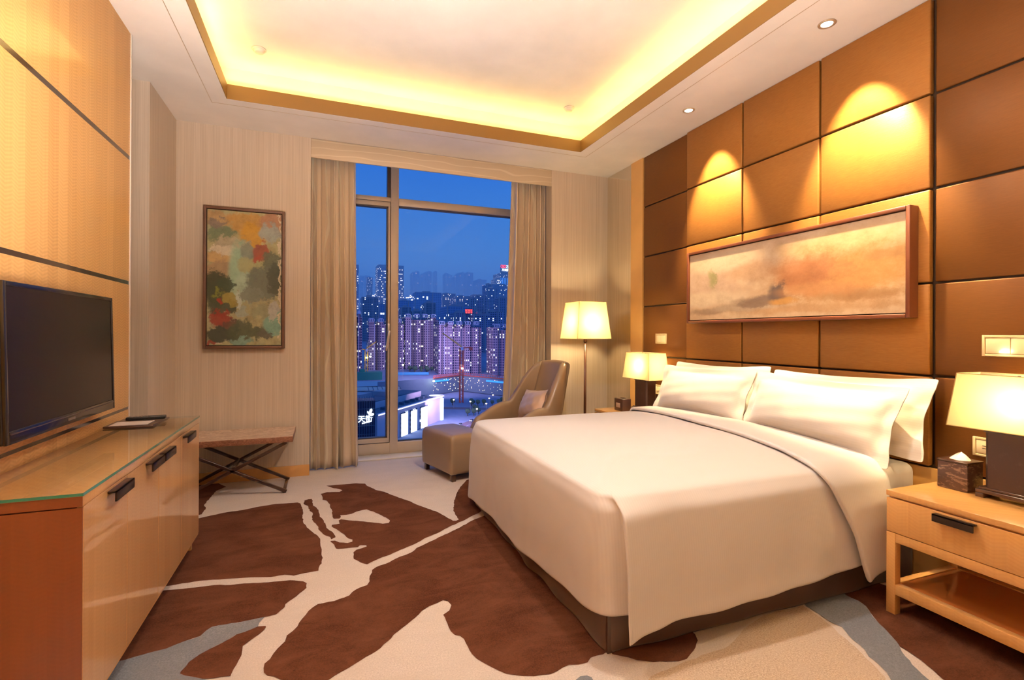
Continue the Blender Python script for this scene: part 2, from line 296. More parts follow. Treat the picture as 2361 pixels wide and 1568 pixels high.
    plain('mall_wall', (.62, .52, .60), .7, noise=.08); plain('mall_glass', (.02, .02, .05), .2); plain('netting', (.02, .20, .17), .9, noise=.3)
    plain('steel_red', (.55, .10, .08), .5); plain('steel_yellow', (.75, .42, .04), .5); plain('road', (.16, .11, .16), .8, noise=.05); plain('tree_leaf', (.06, .11, .08), .9, noise=2); plain('trunk', (.1, .07, .05), .9)
    plain('fence_blue', (.05, .30, .55), .6); plain('pit_wall', (.16, .22, .30), .85, noise=.5); plain('car_paint', (.3, .3, .34), .3, coat=.5); plain('steel_grey', (.3, .3, .33), .5)
    emit('sign_red', (1, .06, .05), 3.0); emit('sign_white', (.85, .95, 1), 3.0); emit('panel_white', (.92, .95, 1), 2.6); emit('edge_glow', (.75, .75, 1), 2.2); emit('panel_blue', (.55, .75, 1), 3.0)
    emit('flood', (.95, 1, .55), 30.0); emit('street_glow', (1, .72, .42), 16.0); emit('cool_glow', (.85, .92, 1), 22.0); emit('warm_window', (1, .45, .15), 1.8); emit('banner_blue', (.05, .35, .95), .8)
    k = NT('city_ground'); f = k.noise(k.coord((.02, .006, .01)), 1, 6, .7); f2 = k.noise(k.coord((.1, .05, .1)), 1, 4, .7)
    k.set(Base_Color=k.mix(f2, k.ramp(f, [(.35, (.07, .12, .28)), (.65, (.25, .32, .5))]), (.20, .22, .34)), Roughness=.9); M['city_ground'] = k.m
mk_materials()
CARPET=[
('tan',[(0.903,1.355),(1.080,1.461),(1.226,1.480),(1.467,1.498),(1.612,1.565),(1.765,1.609),(1.996,1.610),(1.979,1.495),(1.914,1.305),(1.854,1.173),(1.736,1.045)]),
('brown',[(-0.747,3.721),(-0.615,3.778),(-0.499,3.795),(-0.405,3.830),(-0.310,3.847),(-0.167,3.831),(-0.147,3.803),(-0.131,3.692),(-0.121,3.606),(-0.122,3.521),(-0.111,3.396),(-0.081,3.297),(-0.025,3.158),(-0.012,3.109),(-0.006,2.979),(-0.004,2.880),(0.002,2.840),(-0.003,2.774),(-0.012,2.755),(-0.018,2.694),(-0.065,2.691),(-0.132,2.681),(-0.173,2.706),(-0.239,2.706),(-0.333,2.737),(-0.412,2.754),(-0.470,2.764),(-0.551,2.782),(-0.646,2.779),(-0.705,2.779),(-0.816,2.762),(-0.967,2.797),(-1.000,3.862)]),
('brown',[(-1.000,4.620),(-0.923,4.593),(-0.794,4.557),(-0.723,4.439),(-0.701,4.411),(-0.756,4.316),(-0.759,4.225),(-0.771,3.994),(-0.745,3.915),(-0.745,3.797),(-0.760,3.788),(-0.877,3.741)]),
('brown',[(-0.124,3.775),(-0.122,3.856),(-0.096,3.880),(-0.071,3.875),(-0.061,3.721),(-0.037,3.665),(-0.025,3.600),(-0.017,3.483),(0.003,3.421),(0.019,3.323),(0.023,3.272),(0.061,3.173),(0.072,3.100),(0.048,3.078),(0.042,3.117),(0.012,3.156),(-0.024,3.264),(-0.026,3.315),(-0.063,3.445),(-0.063,3.578),(-0.082,3.621),(-0.094,3.725)]),
('brown',[(0.026,4.173),(0.251,4.159),(0.317,4.125),(0.326,4.060),(0.388,3.921),(0.436,3.866),(0.521,3.691),(0.572,3.604),(0.628,3.478),(0.721,3.307),(0.764,3.171),(0.782,3.117),(0.802,3.110),(0.824,3.128),(0.822,3.206),(0.831,3.304),(0.880,3.476),(0.935,3.630),(1.002,3.776),(1.103,3.947),(1.126,3.961),(1.350,3.925),(1.238,3.431),(0.988,3.203),(0.873,3.118),(0.734,3.025),(0.645,2.954),(0.570,2.913),(0.494,2.848),(0.405,2.798),(0.323,2.746),(0.279,2.725),(0.217,2.680),(0.188,2.713),(0.156,2.770),(0.159,2.854),(0.176,2.882),(0.233,2.907),(0.232,2.923),(0.199,2.937),(0.186,2.914),(0.081,2.927),(0.072,2.935),(0.063,2.995),(0.042,3.045),(0.048,3.056),(0.068,3.052),(0.091,3.017),(0.134,2.992),(0.161,3.002),(0.163,3.034),(0.141,3.058),(0.123,3.121),(0.052,3.286),(0.056,3.310),(0.100,3.313),(0.097,3.373),(0.111,3.388),(0.159,3.351),(0.288,3.270),(0.355,3.220),(0.392,3.220),(0.404,3.255),(0.385,3.323),(0.327,3.443),(0.281,3.519),(0.252,3.515),(0.212,3.497),(0.183,3.467),(0.145,3.459),(0.109,3.465),(0.112,3.429),(0.102,3.405),(0.067,3.418),(0.061,3.482),(0.058,3.600),(0.047,3.665),(0.048,3.713),(0.024,3.803),(-0.001,3.829),(-0.001,3.889),(-0.015,3.974),(0.030,4.003),(0.119,3.977),(0.141,4.010),(0.126,4.038),(0.066,4.105)]),
('brown',[(1.099,3.192),(0.978,3.121),(0.914,3.089),(0.791,2.991),(0.681,2.918),(0.579,2.849),(0.530,2.814),(0.493,2.791),(0.461,2.748),(0.371,2.700),(0.329,2.666),(0.259,2.634),(0.236,2.609),(0.233,2.581),(0.219,2.546),(0.214,2.493),(0.200,2.460),(0.165,2.447),(0.130,2.417),(0.116,2.391),(0.051,2.364),(-0.017,2.363),(-0.055,2.318),(-0.077,2.266),(-0.094,2.211),(-0.130,2.160),(-0.134,2.121),(-0.156,2.085),(-0.178,2.025),(-0.194,2.004),(-0.191,1.952),(-0.177,1.929),(-0.157,1.918),(-0.132,1.891),(-0.054,1.831),(0.024,1.833),(0.066,1.861),(0.132,1.901),(0.191,1.936),(0.240,1.983),(0.267,2.018),(0.301,2.048),(0.364,2.104),(0.403,2.149),(0.437,2.171),(0.420,2.164),(0.479,2.188),(0.508,2.202),(0.527,2.188),(0.534,2.150),(0.516,2.112),(0.483,2.088),(0.485,2.021),(0.486,1.961),(0.495,1.932),(0.512,1.920),(0.522,1.896),(0.523,1.842),(0.526,1.795),(0.535,1.762),(0.567,1.707),(0.587,1.677),(0.608,1.649),(0.657,1.619),(0.696,1.603),(0.754,1.592),(0.809,1.608),(0.838,1.614),(0.872,1.603),(0.908,1.602),(0.933,1.622),(0.985,1.622),(1.039,1.636)]),
('brown',[(1.018,1.611),(1.066,1.573),(1.086,1.549),(1.136,1.520),(1.228,1.491),(1.263,1.492),(1.320,1.522),(1.379,1.567),(1.398,1.604),(1.401,1.691),(1.080,1.709)]),
('brown',[(-0.923,2.747),(-0.807,2.731),(-0.703,2.734),(-0.639,2.725),(-0.532,2.713),(-0.480,2.710),(-0.407,2.684),(-0.350,2.678),(-0.285,2.660),(-0.219,2.648),(-0.147,2.637),(-0.086,2.603),(-0.069,2.578),(-0.069,2.530),(-0.109,2.467),(-0.152,2.410),(-0.153,2.385),(-0.182,2.337),(-0.232,2.332),(-0.282,2.328),(-0.371,2.327),(-0.419,2.328),(-0.434,2.309),(-0.450,2.273),(-0.499,2.256),(-0.552,2.227),(-0.609,2.219),(-0.673,2.203),(-0.756,2.191)]),
('grey',[(-0.226,2.332),(-0.282,2.328),(-0.371,2.327),(-0.419,2.328),(-0.434,2.309),(-0.450,2.273),(-0.499,2.256),(-0.552,2.227),(-0.609,2.219),(-0.673,2.203),(-0.756,2.191),(-0.725,1.990),(-0.472,1.949),(-0.346,1.966),(-0.386,1.989),(-0.422,2.014),(-0.465,2.046),(-0.466,2.058),(-0.456,2.084),(-0.452,2.108),(-0.426,2.143),(-0.395,2.169),(-0.351,2.201),(-0.317,2.235),(-0.267,2.253),(-0.244,2.266),(-0.242,2.293)]),
('brown',[(-0.244,2.266),(-0.267,2.253),(-0.317,2.235),(-0.351,2.201),(-0.395,2.169),(-0.426,2.143),(-0.452,2.108),(-0.456,2.084),(-0.466,2.058),(-0.465,2.046),(-0.422,2.014),(-0.386,1.989),(-0.349,1.979),(-0.326,1.978),(-0.298,1.972),(-0.294,2.007),(-0.288,2.030),(-0.279,2.084),(-0.283,2.144),(-0.249,2.189),(-0.221,2.225),(-0.213,2.249),(-0.216,2.259)]),
('grey',[(0.821,1.533),(0.847,1.545),(0.871,1.541),(0.882,1.527),(0.880,1.511),(0.845,1.507)]),
('grey',[(2.001,1.595),(2.000,1.533),(1.989,1.467),(2.000,1.432),(1.967,1.380),(1.937,1.298),(1.910,1.265),(1.898,1.221),(1.880,1.183),(1.855,1.154),(1.813,1.103),(1.955,1.050),(1.979,1.108),(2.003,1.159),(2.039,1.217),(2.082,1.263),(2.121,1.296),(2.159,1.359),(2.180,1.411),(2.217,1.461),(2.253,1.506),(2.266,1.545),(2.261,1.601),(2.338,1.690),(2.159,1.706),(2.035,1.657)]),
('brown',[(2.261,1.601),(2.266,1.545),(2.253,1.506),(2.217,1.461),(2.180,1.411),(2.145,1.350),(2.105,1.288),(2.084,1.263),(2.082,1.232),(2.070,1.181),(2.049,1.131),(2.028,1.090),(2.034,1.021),(2.505,0.822),(2.822,0.951),(2.586,1.409),(2.520,1.623),(2.292,1.657)])]

# ------------------------------------------------------------------ geometry helpers (drafted in units, scaled to metres at the end)
class MB:
    """collects shapes, then links them as ONE mesh object"""
    def __init__(s): s.v = []; s.f = []; s.mi = []; s.mats = []; s.sm = []
    def _m(s, m):
        if m not in s.mats: s.mats.append(m)
        return s.mats.index(m)
    def add(s, vs, fs, m=None, smooth=False):
        o = len(s.v); s.v += [tuple(v) for v in vs]; i = s._m(m)
        for f in fs: s.f.append(tuple(a+o for a in f)); s.mi.append(i); s.sm.append(smooth)
        return s
    def bm(s, b, m=None, smooth=False):
        b.verts.ensure_lookup_table(); b.verts.index_update()
        s.add([v.co[:] for v in b.verts], [[v.index for v in f.verts] for f in b.faces], m, smooth); b.free(); return s
    def box(s, x0, x1, y0, y1, z0, z1, m=None, bev=0, seg=2, smooth=None, mtx=None):
        b = bmesh.new(); bmesh.ops.create_cube(b, size=1)
        for v in b.verts: v.co = Vector((x0+(v.co.x+.5)*(x1-x0), y0+(v.co.y+.5)*(y1-y0), z0+(v.co.z+.5)*(z1-z0)))
        if bev: bmesh.ops.bevel(b, geom=b.edges[:], offset=bev, segments=seg, affect='EDGES', profile=.5)
        if mtx is not None: b.transform(mtx)
        return s.bm(b, m, bool(bev and seg > 1) if smooth is None else smooth)
    def cyl(s, c, r, h, m=None, n=24, r2=None, mtx=None, smooth=True):
        b = bmesh.new(); bmesh.ops.create_cone(b, cap_ends=True, segments=n, radius1=r, radius2=r if r2 is None else r2, depth=h)
        b.transform(Matrix.Translation((0, 0, h/2)))
        if mtx is not None: b.transform(mtx)
        b.transform(Matrix.Translation(c)); return s.bm(b, m, smooth)
    def lathe(s, prof, c=(0, 0, 0), m=None, n=32):
        vs = [(c[0]+r*math.cos(2*PI*i/n), c[1]+r*math.sin(2*PI*i/n), c[2]+z) for r, z in prof for i in range(n)]
        fs = [(j*n+i, j*n+(i+1) % n, (j+1)*n+(i+1) % n, (j+1)*n+i) for j in range(len(prof)-1) for i in range(n)]
        fs += [tuple(range(n))[::-1], tuple((len(prof)-1)*n+i for i in range(n))]
        return s.add(vs, fs, m, True)
    def bar(s, a, b, w, h, m=None, up=(0, 0, 1), bev=0):
        a = Vector(a); b = Vector(b); d = b-a; L = d.length; x = d.normalized(); y = Vector(up).cross(x)
        if y.length < 1e-4: y = Vector((0, 1, 0))
        y.normalize(); z = x.cross(y)
        mt = Matrix(((x.x, y.x, z.x, a.x), (x.y, y.y, z.y, a.y), (x.z, y.z, z.z, a.z), (0, 0, 0, 1)))
        return s.box(0, L, -w/2, w/2, -h/2, h/2, m, bev, 2, None, mt)
    def grid(s, rows, m=None, smooth=True, closed=False):
        n = len(rows[0]); vs = [p for r in rows for p in r]; fs = []
        for i in range(len(rows)-1):
            for j in range(n-1+(1 if closed else 0)):
                k = (j+1) % n; fs.append((i*n+j, i*n+k, (i+1)*n+k, (i+1)*n+j))
        return s.add(vs, fs, m, smooth)
    def build(s, name, mat=None, parent=None, loc=None, fix=True, weld=0):
        me = bpy.data.meshes.new(name); me.from_pydata(s.v, [], s.f)
        for i, m in enumerate(s.mats or [None]): me.materials.append(M[m or mat])
        if not s.mats: me.materials.append(M[mat])
        for p, i, sm in zip(me.polygons, s.mi, s.sm): p.material_index = i; p.use_smooth = sm
        me.update()
        if fix:
            b = bmesh.new(); b.from_mesh(me); bmesh.ops.recalc_face_normals(b, faces=b.faces[:]); b.to_mesh(me); b.free()
        if weld:
            b = bmesh.new(); b.from_mesh(me); bmesh.ops.remove_doubles(b, verts=b.verts[:], dist=weld); bmesh.ops.recalc_face_normals(b, faces=b.faces[:]); b.to_mesh(me); b.free()
        o = bpy.data.objects.new(name, me); COL.objects.link(o)
        if parent: o.parent = parent
        if loc: o.location = loc
        return o
def smooth_mod(o, lv=2):
    m = o.modifiers.new('subdivision', 'SUBSURF'); m.levels = lv; m.render_levels = lv; return o
def solid(o, t, off=0):
    m = o.modifiers.new('thickness', 'SOLIDIFY'); m.thickness = t*S; m.offset = off; return o
def tag(o, label=None, cat=None, group=None, kind=None):
    if label: o['label'] = label
    if cat: o['category'] = cat
    if group: o['group'] = group
    if kind: o['kind'] = kind
    return o
def thing(name, loc, label, cat, group=None, rz=0):
    o = bpy.data.objects.new(name, None); o.empty_display_size = .1; o.location = loc; o.rotation_euler = (0, 0, rz)
    COL.objects.link(o); return tag(o, label, cat, group)
def struct(o): o['kind'] = 'structure'; return o
def copy_tree(o, parent=None):
    c = o.copy(); COL.objects.link(c); c.parent = parent
    for ch in list(o.children): copy_tree(ch, c)
    return c
def BX(name, x0, x1, y0, y1, z0, z1, mat, parent=None, bev=0, seg=2):
    return MB().box(x0, x1, y0, y1, z0, z1, None, bev, seg).build(name, mat, parent)

# ------------------------------------------------------------------ the room shell
YW, XR, XL = 4.54, 2.80, -1.078
def ragged(pts):
    rn = random.Random(len(pts)); out = []
    for a, b in zip(pts, pts[1:]+pts[:1]):
        L = math.dist(a, b); n = max(1, int(L/.022)); dx, dy = (b[0]-a[0])/L, (b[1]-a[1])/L
        for i in range(n): j = rn.uniform(-.003, .003) if i and abs(a[0]) < 2.5 else 0; out.append((a[0]+(b[0]-a[0])*i/n-dy*j, a[1]+(b[1]-a[1])*i/n+dx*j))
    return out
def room():
    fl = MB().box(-1.6, 2.95, -1.7, 5.12, -.06, 0, 'carpet_cream')
    zz = .0006
    for i, (c, pts) in enumerate(CARPET):
        z = zz*(1+i*.25)
        pts = ragged(pts)
        fl.add([(x, y, z) for x, y in pts], [tuple(range(len(pts)))], {'brown': 'carpet_brown', 'grey': 'carpet_grey', 'tan': 'carpet_tan'}[c])
    struct(fl.build('floor', 'carpet_cream', fix=False))
    # walls
    w = MB().box(-1.6, -.107, YW, YW+.62, 0, 3.25).build('wall_far', 'wallpaper'); struct(w)
    w = MB().box(2.140, 2.95, YW, YW+.62, 0, 3.25).build('wall_far_right', 'wallpaper'); struct(w)
    w = MB().box(-1.6, XL, 3.912, YW, 0, 2.851).build('wall_left', 'wallpaper'); struct(w)
    w = MB().box(-1.65, -1.5, -1.7, 3.912, 0, 3.25).build('wall_left_recess', 'wallpaper'); struct(w)
    w = MB().box(-1.65, 2.95, -1.75, -1.6, 0, 3.25).build('wall_near', 'wallpaper'); struct(w)
    w = MB().box(XR, 2.95, -1.7, YW, 0, 3.25).build('wall_right', 'gap_dark'); struct(w)
    # bronze panels
    ys = [3.905, 3.298, 2.715, 2.128, 1.543, .955, .367, -.22, -.81, -1.6]; zs = [.56, 1.005, 1.460, 1.921, 2.384, 2.851]
    g = .006
    for i in range(len(ys)-1):
        ctr = 1 <= i <= 3; xf = 2.765 if ctr else 2.783
        for j in range(5):
            MB().box(xf, XR, ys[i+1]+g, ys[i]-g, zs[j]+g*.8, zs[j+1]-(g*.8 if j < 4 else .001), None, .007, 2).build('wall_panel', 'bronze_panel' if ctr else 'bronze_side', w)
    MB().box(2.774, XR, -1.6, 3.9, 0, .555).build('wood_dado', 'gold_strip', w)
    MB().box(2.779, XR, 3.91, 4.098, 0, 2.851).build('gold_strip', 'gold_strip', w)
    MB().box(2.788, XR, 4.106, YW, .02, 2.851, None, .002, 1).build('mirror_panel', 'mirror', w)
    # TV wall: honey veneer panelling with dark inlay strips
    w = MB()
    for z0, z1 in ((0, .775), (.790, 1.462), (1.482, 2.150), (2.174, 2.851)): w.box(-1.25, -1.007, -1.6, 3.325, z0, z1)
    w = w.build('wall_left_panelling', 'veneer'); struct(w)
    for z0, z1 in ((.775, .790), (1.462, 1.482), (2.150, 2.174)): BX('inlay_strip', -1.24, -1.0075, -1.6, 3.324, z0, z1, 'inlay', w)
    BX('edge_strip', -1.25, -1.003, 3.325, 3.334, 0, 2.851, 'paint', w)
    # ceiling: soffit round a raised, cove-lit field
    c = MB(); X0, X1, Y0, Y1 = -1.65, 2.95, -1.75, YW
    for b in ((X0, CX0, Y0, Y1), (CX1, X1, Y0, Y1), (CX0, CX1, CY1, Y1), (CX0, CX1, Y0, CY0)): c.box(*b, CZ, 2.953)
    struct(c.build('ceiling', 'ceiling_paint'))
    ax0, ax1, ay0, ay1 = CX0-.075, CX1+.135, CY0-.13, CY1+.13
    c = MB().box(X0, X1, Y0, Y1+.1, UZ, 3.25)
    for b in ((X0, ax0, Y0, Y1), (ax1, X1, Y0, Y1), (ax0, ax1, ay1, Y1), (ax0, ax1, Y0, ay0)): c.box(*b, 2.953, UZ)
    struct(c.build('ceiling_raised', 'ceiling_paint'))
    f = MB(); y0, y1, e = CY0, CY1, .004
    for b in ((CX0, CX0+e, y0, y1), (CX1-e, CX1, y0, y1), (CX0, CX1, y1-e, y1), (CX0, CX1, y0, y0+e)): f.box(*b, CZ+.001, 2.956)
    struct(f.build('trim_3', 'fascia_gold'))
    # fine darker strip put in for the shadow gap round the soffit
    t = MB(); a, b, e, q = -.754, 2.272, 4.095, -.75
    for v in ((a-.004, a, q, e), (b, b+.004, q, e), (a, b, e-.004, e), (a, b, q, q+.004)): t.box(*v, CZ-.0012, CZ+.002)
    struct(t.build('shadow_gap_strip', 'trim_ring'))
    # alcove of the window
    struct(BX('ceiling_alcove', -.107, 2.14, YW, YW+.62, 2.96, 3.25, 'paint'))
    struct(BX('trim_2', -.107, 2.14, 4.85, 5.03, 0, .012, 'white_frame', None, .003))
    # skirting boards
    struct(BX('baseboard_far', XL+.012, -.107, YW-.012, YW, 0, .092, 'skirting', None, .002))
    struct(BX('baseboard_left', XL, XL+.012, 3.912, YW, 0, .092, 'skirting', None, .002))
    struct(BX('baseboard_far_right', 2.14, 2.788, YW-.012, YW, 0, .092, 'skirting', None, .002))
    struct(BX('baseboard_recess', -1.5, -1.488, 3.34, 3.90, 0, .092, 'skirting', None, .002))
    # window
    y0, y1 = 5.04, 5.12
    win = MB(); m = 'window_metal'
    win.box(-.107, 2.14, y0, y1, .0, .118, m, .004); win.box(-.107, -.05, y0, y1, .118, 2.95, m); win.box(2.08, 2.14, y0, y1, .118, 2.95, m)
    win.box(.618, .695, y0-.01, y1, .0, 2.96, m, .003); win.box(-.107, .62, y0, y1, 2.505, 2.548, m, .003); win.box(.695, 2.14, y0, y1, 2.475, 2.548, m, .003)
    win.box(-.107, 2.14, y0, y1, 2.90, 2.96, m)
    win = win.build('window_1', 'window_metal'); struct(win)
    sh = MB(); 
    for b in ((-.05, .612, .125, .168), (-.05, .612, 2.455, 2.498)): sh.box(b[0], b[1], y0-.012, y1-.02, b[2], b[3], 'window_metal', .003)
    for b in ((-.05, -.01), (.592, .612)): sh.box(b[0], b[1], y0-.012, y1-.02, .168, 2.455, 'window_metal', .003)
    sh.box(.592-.012, .592, y0, y1-.02, .168, 2.455, 'window_dark'); sh.box(-.01, .592, y0, y1-.02, 2.443, 2.455, 'window_dark'); sh.box(-.01, .592, y0, y1-.02, .168, .178, 'window_dark')
    sh.build('casement_sash', 'window_metal', win)
    bd = MB(); bd.box(.585, .617, y0+.01, y1, 2.55, 2.9, 'window_dark'); bd.box(.612, .618, y0+.02, y1, .12, 2.5, 'window_dark'); bd.box(.695, 2.08, y0+.03, y1, 2.466, 2.475, 'window_dark'); bd.box(.695, 2.08, y0+.03, y1, .118, .126, 'window_dark')
    bd.build('gasket', 'window_dark', win)
    for b in ((-.05, .585, 2.548, 2.9), (.695, 2.08, 2.548, 2.9), (-.01, .592, .17, 2.45), (.695, 2.08, .12, 2.475)):
        MB().box(b[0], b[1], 5.085, 5.091, b[2], b[3]).build('glass_pane', 'window_glass', win)
    h = MB(); h.box(.590, .612, y0-.022, y0-.012, 1.10, 1.30, None, .004)
    h.bar((.600, y0-.022, 1.215), (.600, y0-.06, 1.215), .02, .02, None, (0, 0, 1), .004); h.bar((.604, y0-.06, 1.228), (.572, y0-.06, 1.03), .022, .012, None, (0, 1, 0), .004)
    h.build('window_handle', 'handle_metal', win)

# ------------------------------------------------------------------ lamps in the ceiling
def ceiling_lamps():
    def fitting(x, y, z, e, cone, aim, label, r=.042):
        t = thing('downlight', (x, y, z), label, 'ceiling light', None)
        MB().lathe([(r*.66, -.001), (r*.72, -.005), (r, -.005), (r*1.02, -.002), (r*1.02, 0)]).build('trim_ring', 'trim_ring', t)
        MB().cyl((0, 0, -.0042), r*.66, .004).build('lens', 'lens', t)
        return t
    rows = ['recessed downlight in the white soffit above the framed picture, nearer to the camera', 'recessed downlight in the white soffit above the far end of the framed picture', 'recessed downlight in the soffit over the near nightstand, above the picture frame']
    for (x, y, z, e, cone, aim), lb in zip(DOWNLIGHTS, rows):
        fitting(x, y, z, e, cone, aim, lb)
        light('downlight_beam', 'SPOT', (x, y, z-.012), e, WARM, spot=cone, blend=.55, size=.02, aim=aim)
    for (x, y, z, e) in ADDED_ROOM_LIGHTS:
        t = fitting(x, y, z, e, 0, None, 'unseen recessed room light added in the raised ceiling', .06); t['group'] = 'added unseen room lights'
        light('added_room_beam', 'SPOT', (x, y, z-.02), e, SOFT, spot=150, blend=.9, size=.05, rot=(0, 0, 0))
    for (x, y, lb) in ((-.42, 3.78, 'round white detector on the raised ceiling by the left cove'), (1.95, 3.80, 'round white detector on the raised ceiling by the far right cove corner')):
        t = thing('smoke_detector', (x, y, UZ), lb, 'smoke detector')
        MB().lathe([(.022, -.026), (.030, -.024), (.034, -.012), (.036, -.010)]).build('sensor_head', 'detector_white', t)
        MB().lathe([(.042, -.010), (.045, -.006), (.045, 0)]).build('base', 'detector_white', t)

# ------------------------------------------------------------------ curtains
def curtains():
    random.seed(11)
    v = thing('pelmet', (1.0, 4.563, 2.69), 'champagne fabric pelmet with wavy stitching across the top of the window', 'pelmet')
    MB().box(-.107-1.0, 2.14-1.0, -.022, 0, 0, .1608, None, .003).build('fabric_board', 'valance', v)
    MB().box(-.107-1.0, 2.14-1.0, 0, .30, .148, .158).build('top_board', 'paint', v)
    def curtain(name, xs_top, xs_bot, y, n, amp, seed, label, ztop=2.80):
        random.seed(seed); wd = [random.uniform(.6, 1.4) for _ in range(n)]; tot = sum(wd); am = [random.uniform(.65, 1.1) for _ in range(n)]
        NS = 220; rows = []
        for k in range(34):
            q = k/33; z = ztop-(ztop-.012)*q; row = []
            xa = xs_top[0]+(xs_bot[0]-xs_top[0])*q**1.3; xb = xs_top[1]+(xs_bot[1]-xs_top[1])*q**1.3
            for j in range(NS+1):
                t = j/NS; acc = 0; u = t*tot
                for i in range(n):
                    if u <= acc+wd[i] or i == n-1: break
                    acc += wd[i]
                ph = (u-acc)/wd[i]
                sh = math.sin(2*PI*ph); sk = math.sin(4*PI*ph+seed)*.22
                a = amp*am[i]*(.75+.25*q)*(1+.12*math.sin(5*q+i*2.1))
                dx = .016*math.sin(3.1*q*(1+.3*i)+i*1.7)*q*(1-abs(2*t-1)**3)
                yy = y+a*sh+a*sk
                xx = xa+(xb-xa)*t+dx+.35*a*math.sin(4*PI*ph)*.8
                row.append((xx, yy, z))
            rows.append(row)
        t = thing(name, ((xs_top[0]+xs_top[1])/2, y, 0), label, 'curtain')
        o = MB().grid([[(p[0]-t.location.x, p[1]-y, p[2]) for p in r] for r in rows]).build('fabric', 'curtain', t, fix=False); solid(o, .004, 0)
        return t
    curtain('curtain', (-.106, .262), (-.102, .295), 4.68, 5, .058, 3, 'champagne satin curtain gathered at the left side of the window')
    curtain('curtain', (1.775, 2.133), (1.66, 2.13), 4.70, 6, .052, 8, 'champagne satin curtain gathered at the right of the window behind the armchair')

# ------------------------------------------------------------------ pictures on the walls
def picture_frame(name, label, plane, fm, pm, depth, fw, cat='painting'):
    t = thing(name, (0, 0, 0), label, cat)
    if plane[0] == 'y':
        _, y, x0, x1, z0, z1 = plane; t.location = ((x0+x1)/2, y, z0); w = (x1-x0)/2; h = z1-z0
        f = MB()
        for b in ((-w, -w+fw, 0, h), (w-fw, w, 0, h), (-w+fw, w-fw, 0, fw), (-w+fw, w-fw, h-fw, h)): f.box(b[0], b[1], -depth, 0, b[2], b[3], None, .002)
        f.build('frame', fm, t)
        MB().box(-w+fw, w-fw, -depth+.022, -.001, fw, h-fw).build('mount', 'gap_dark', t)
        MB().box(-w+fw+.006, w-fw-.006, -depth+.008, -depth+.02, fw+.006, h-fw-.006).build('canvas', pm, t)
    else:
        _, x, y0, y1, z0, z1 = plane; t.location = (x, (y0+y1)/2, z0); w = (y1-y0)/2; h = z1-z0
        f = MB()
        for b in ((-w, -w+fw, 0, h), (w-fw, w, 0, h), (-w+fw, w-fw, 0, fw), (-w+fw, w-fw, h-fw, h)): f.box(-depth, 0, b[0], b[1], b[2], b[3], None, .003)
        f.build('frame', fm, t)
        MB().box(-depth+.03, -.001, -w+fw, w-fw, fw, h-fw).build('mount', 'gap_dark', t)
        MB().box(-depth+.012, -depth+.026, -w+fw+.006, w-fw-.006, fw+.006, h-fw-.006).build('canvas', pm, t)
    return t
def pictures():
    picture_frame('painting', 'tall abstract painting in greens, ochre and grey in a thin brown frame', ('y', YW, -.886, -.300, 1.073, 2.200), 'picture_frame_dark', 'painting_green', .045, .022)
    picture_frame('painting', 'wide misty rust and cream painting in a deep brown frame above the bed', ('x', 2.765, 1.597, 3.207, 1.29, 1.848), 'picture_frame', 'painting_rust', .068, .020)

# ------------------------------------------------------------------ television and its cabinet
def tv():
    t = thing('television', (-.93, 2.45, .84), 'large black flat screen television on the honey veneer wall', 'television')
    a = math.atan2(.012, .52); mt = Matrix.Rotation(-a, 4, 'Y')
    hw, H = .432, .522
    MB().box(-.040, -.004, -hw, hw, 0, H, None, .006, 3, None, mt).build('casing', 'tv_body', t)
    b = MB(); e = .016
    for q in ((-hw, -hw+e, .0, H), (hw-e, hw, .0, H), (-hw+e, hw-e, H-e, H), (-hw+e, hw-e, 0, .042)): b.box(-.006, .004, q[0], q[1], q[2], q[3], None, .002, 2, None, mt)
    b.build('bezel', 'tv_body', t)
    MB().box(-.005, .001, -hw+e, hw-e, .042, H-e, None, 0, 1, None, mt).build('screen', 'tv_screen', t)
    MB().box(.0035, .006, -hw+.02, hw-.02, .030, .033, None, 0, 1, None, mt).build('trim_line', 'tv_trim', t)
    lg = MB()
    for k in range(6): lg.box(.004, .0055, -.03+k*.010, -.0235+k*.010, .014, .023, None, 0, 1, None, mt)
    lg.build('logo', 'logo_grey', t)
    MB().box(-.062, -.040, -.30, .30, .02, .40, None, .01, 2).build('back_box', 'tv_body', t)
    MB().box(-.075, -.06, -.15, .15, .1, .35, None, .003).build('wall_bracket', 'black_metal', t)
    c = MB(); c.box(-.055, -.035, -.44, -.36, .01, .06, None, .004); c.build('speaker_foot', 'tv_body', t)
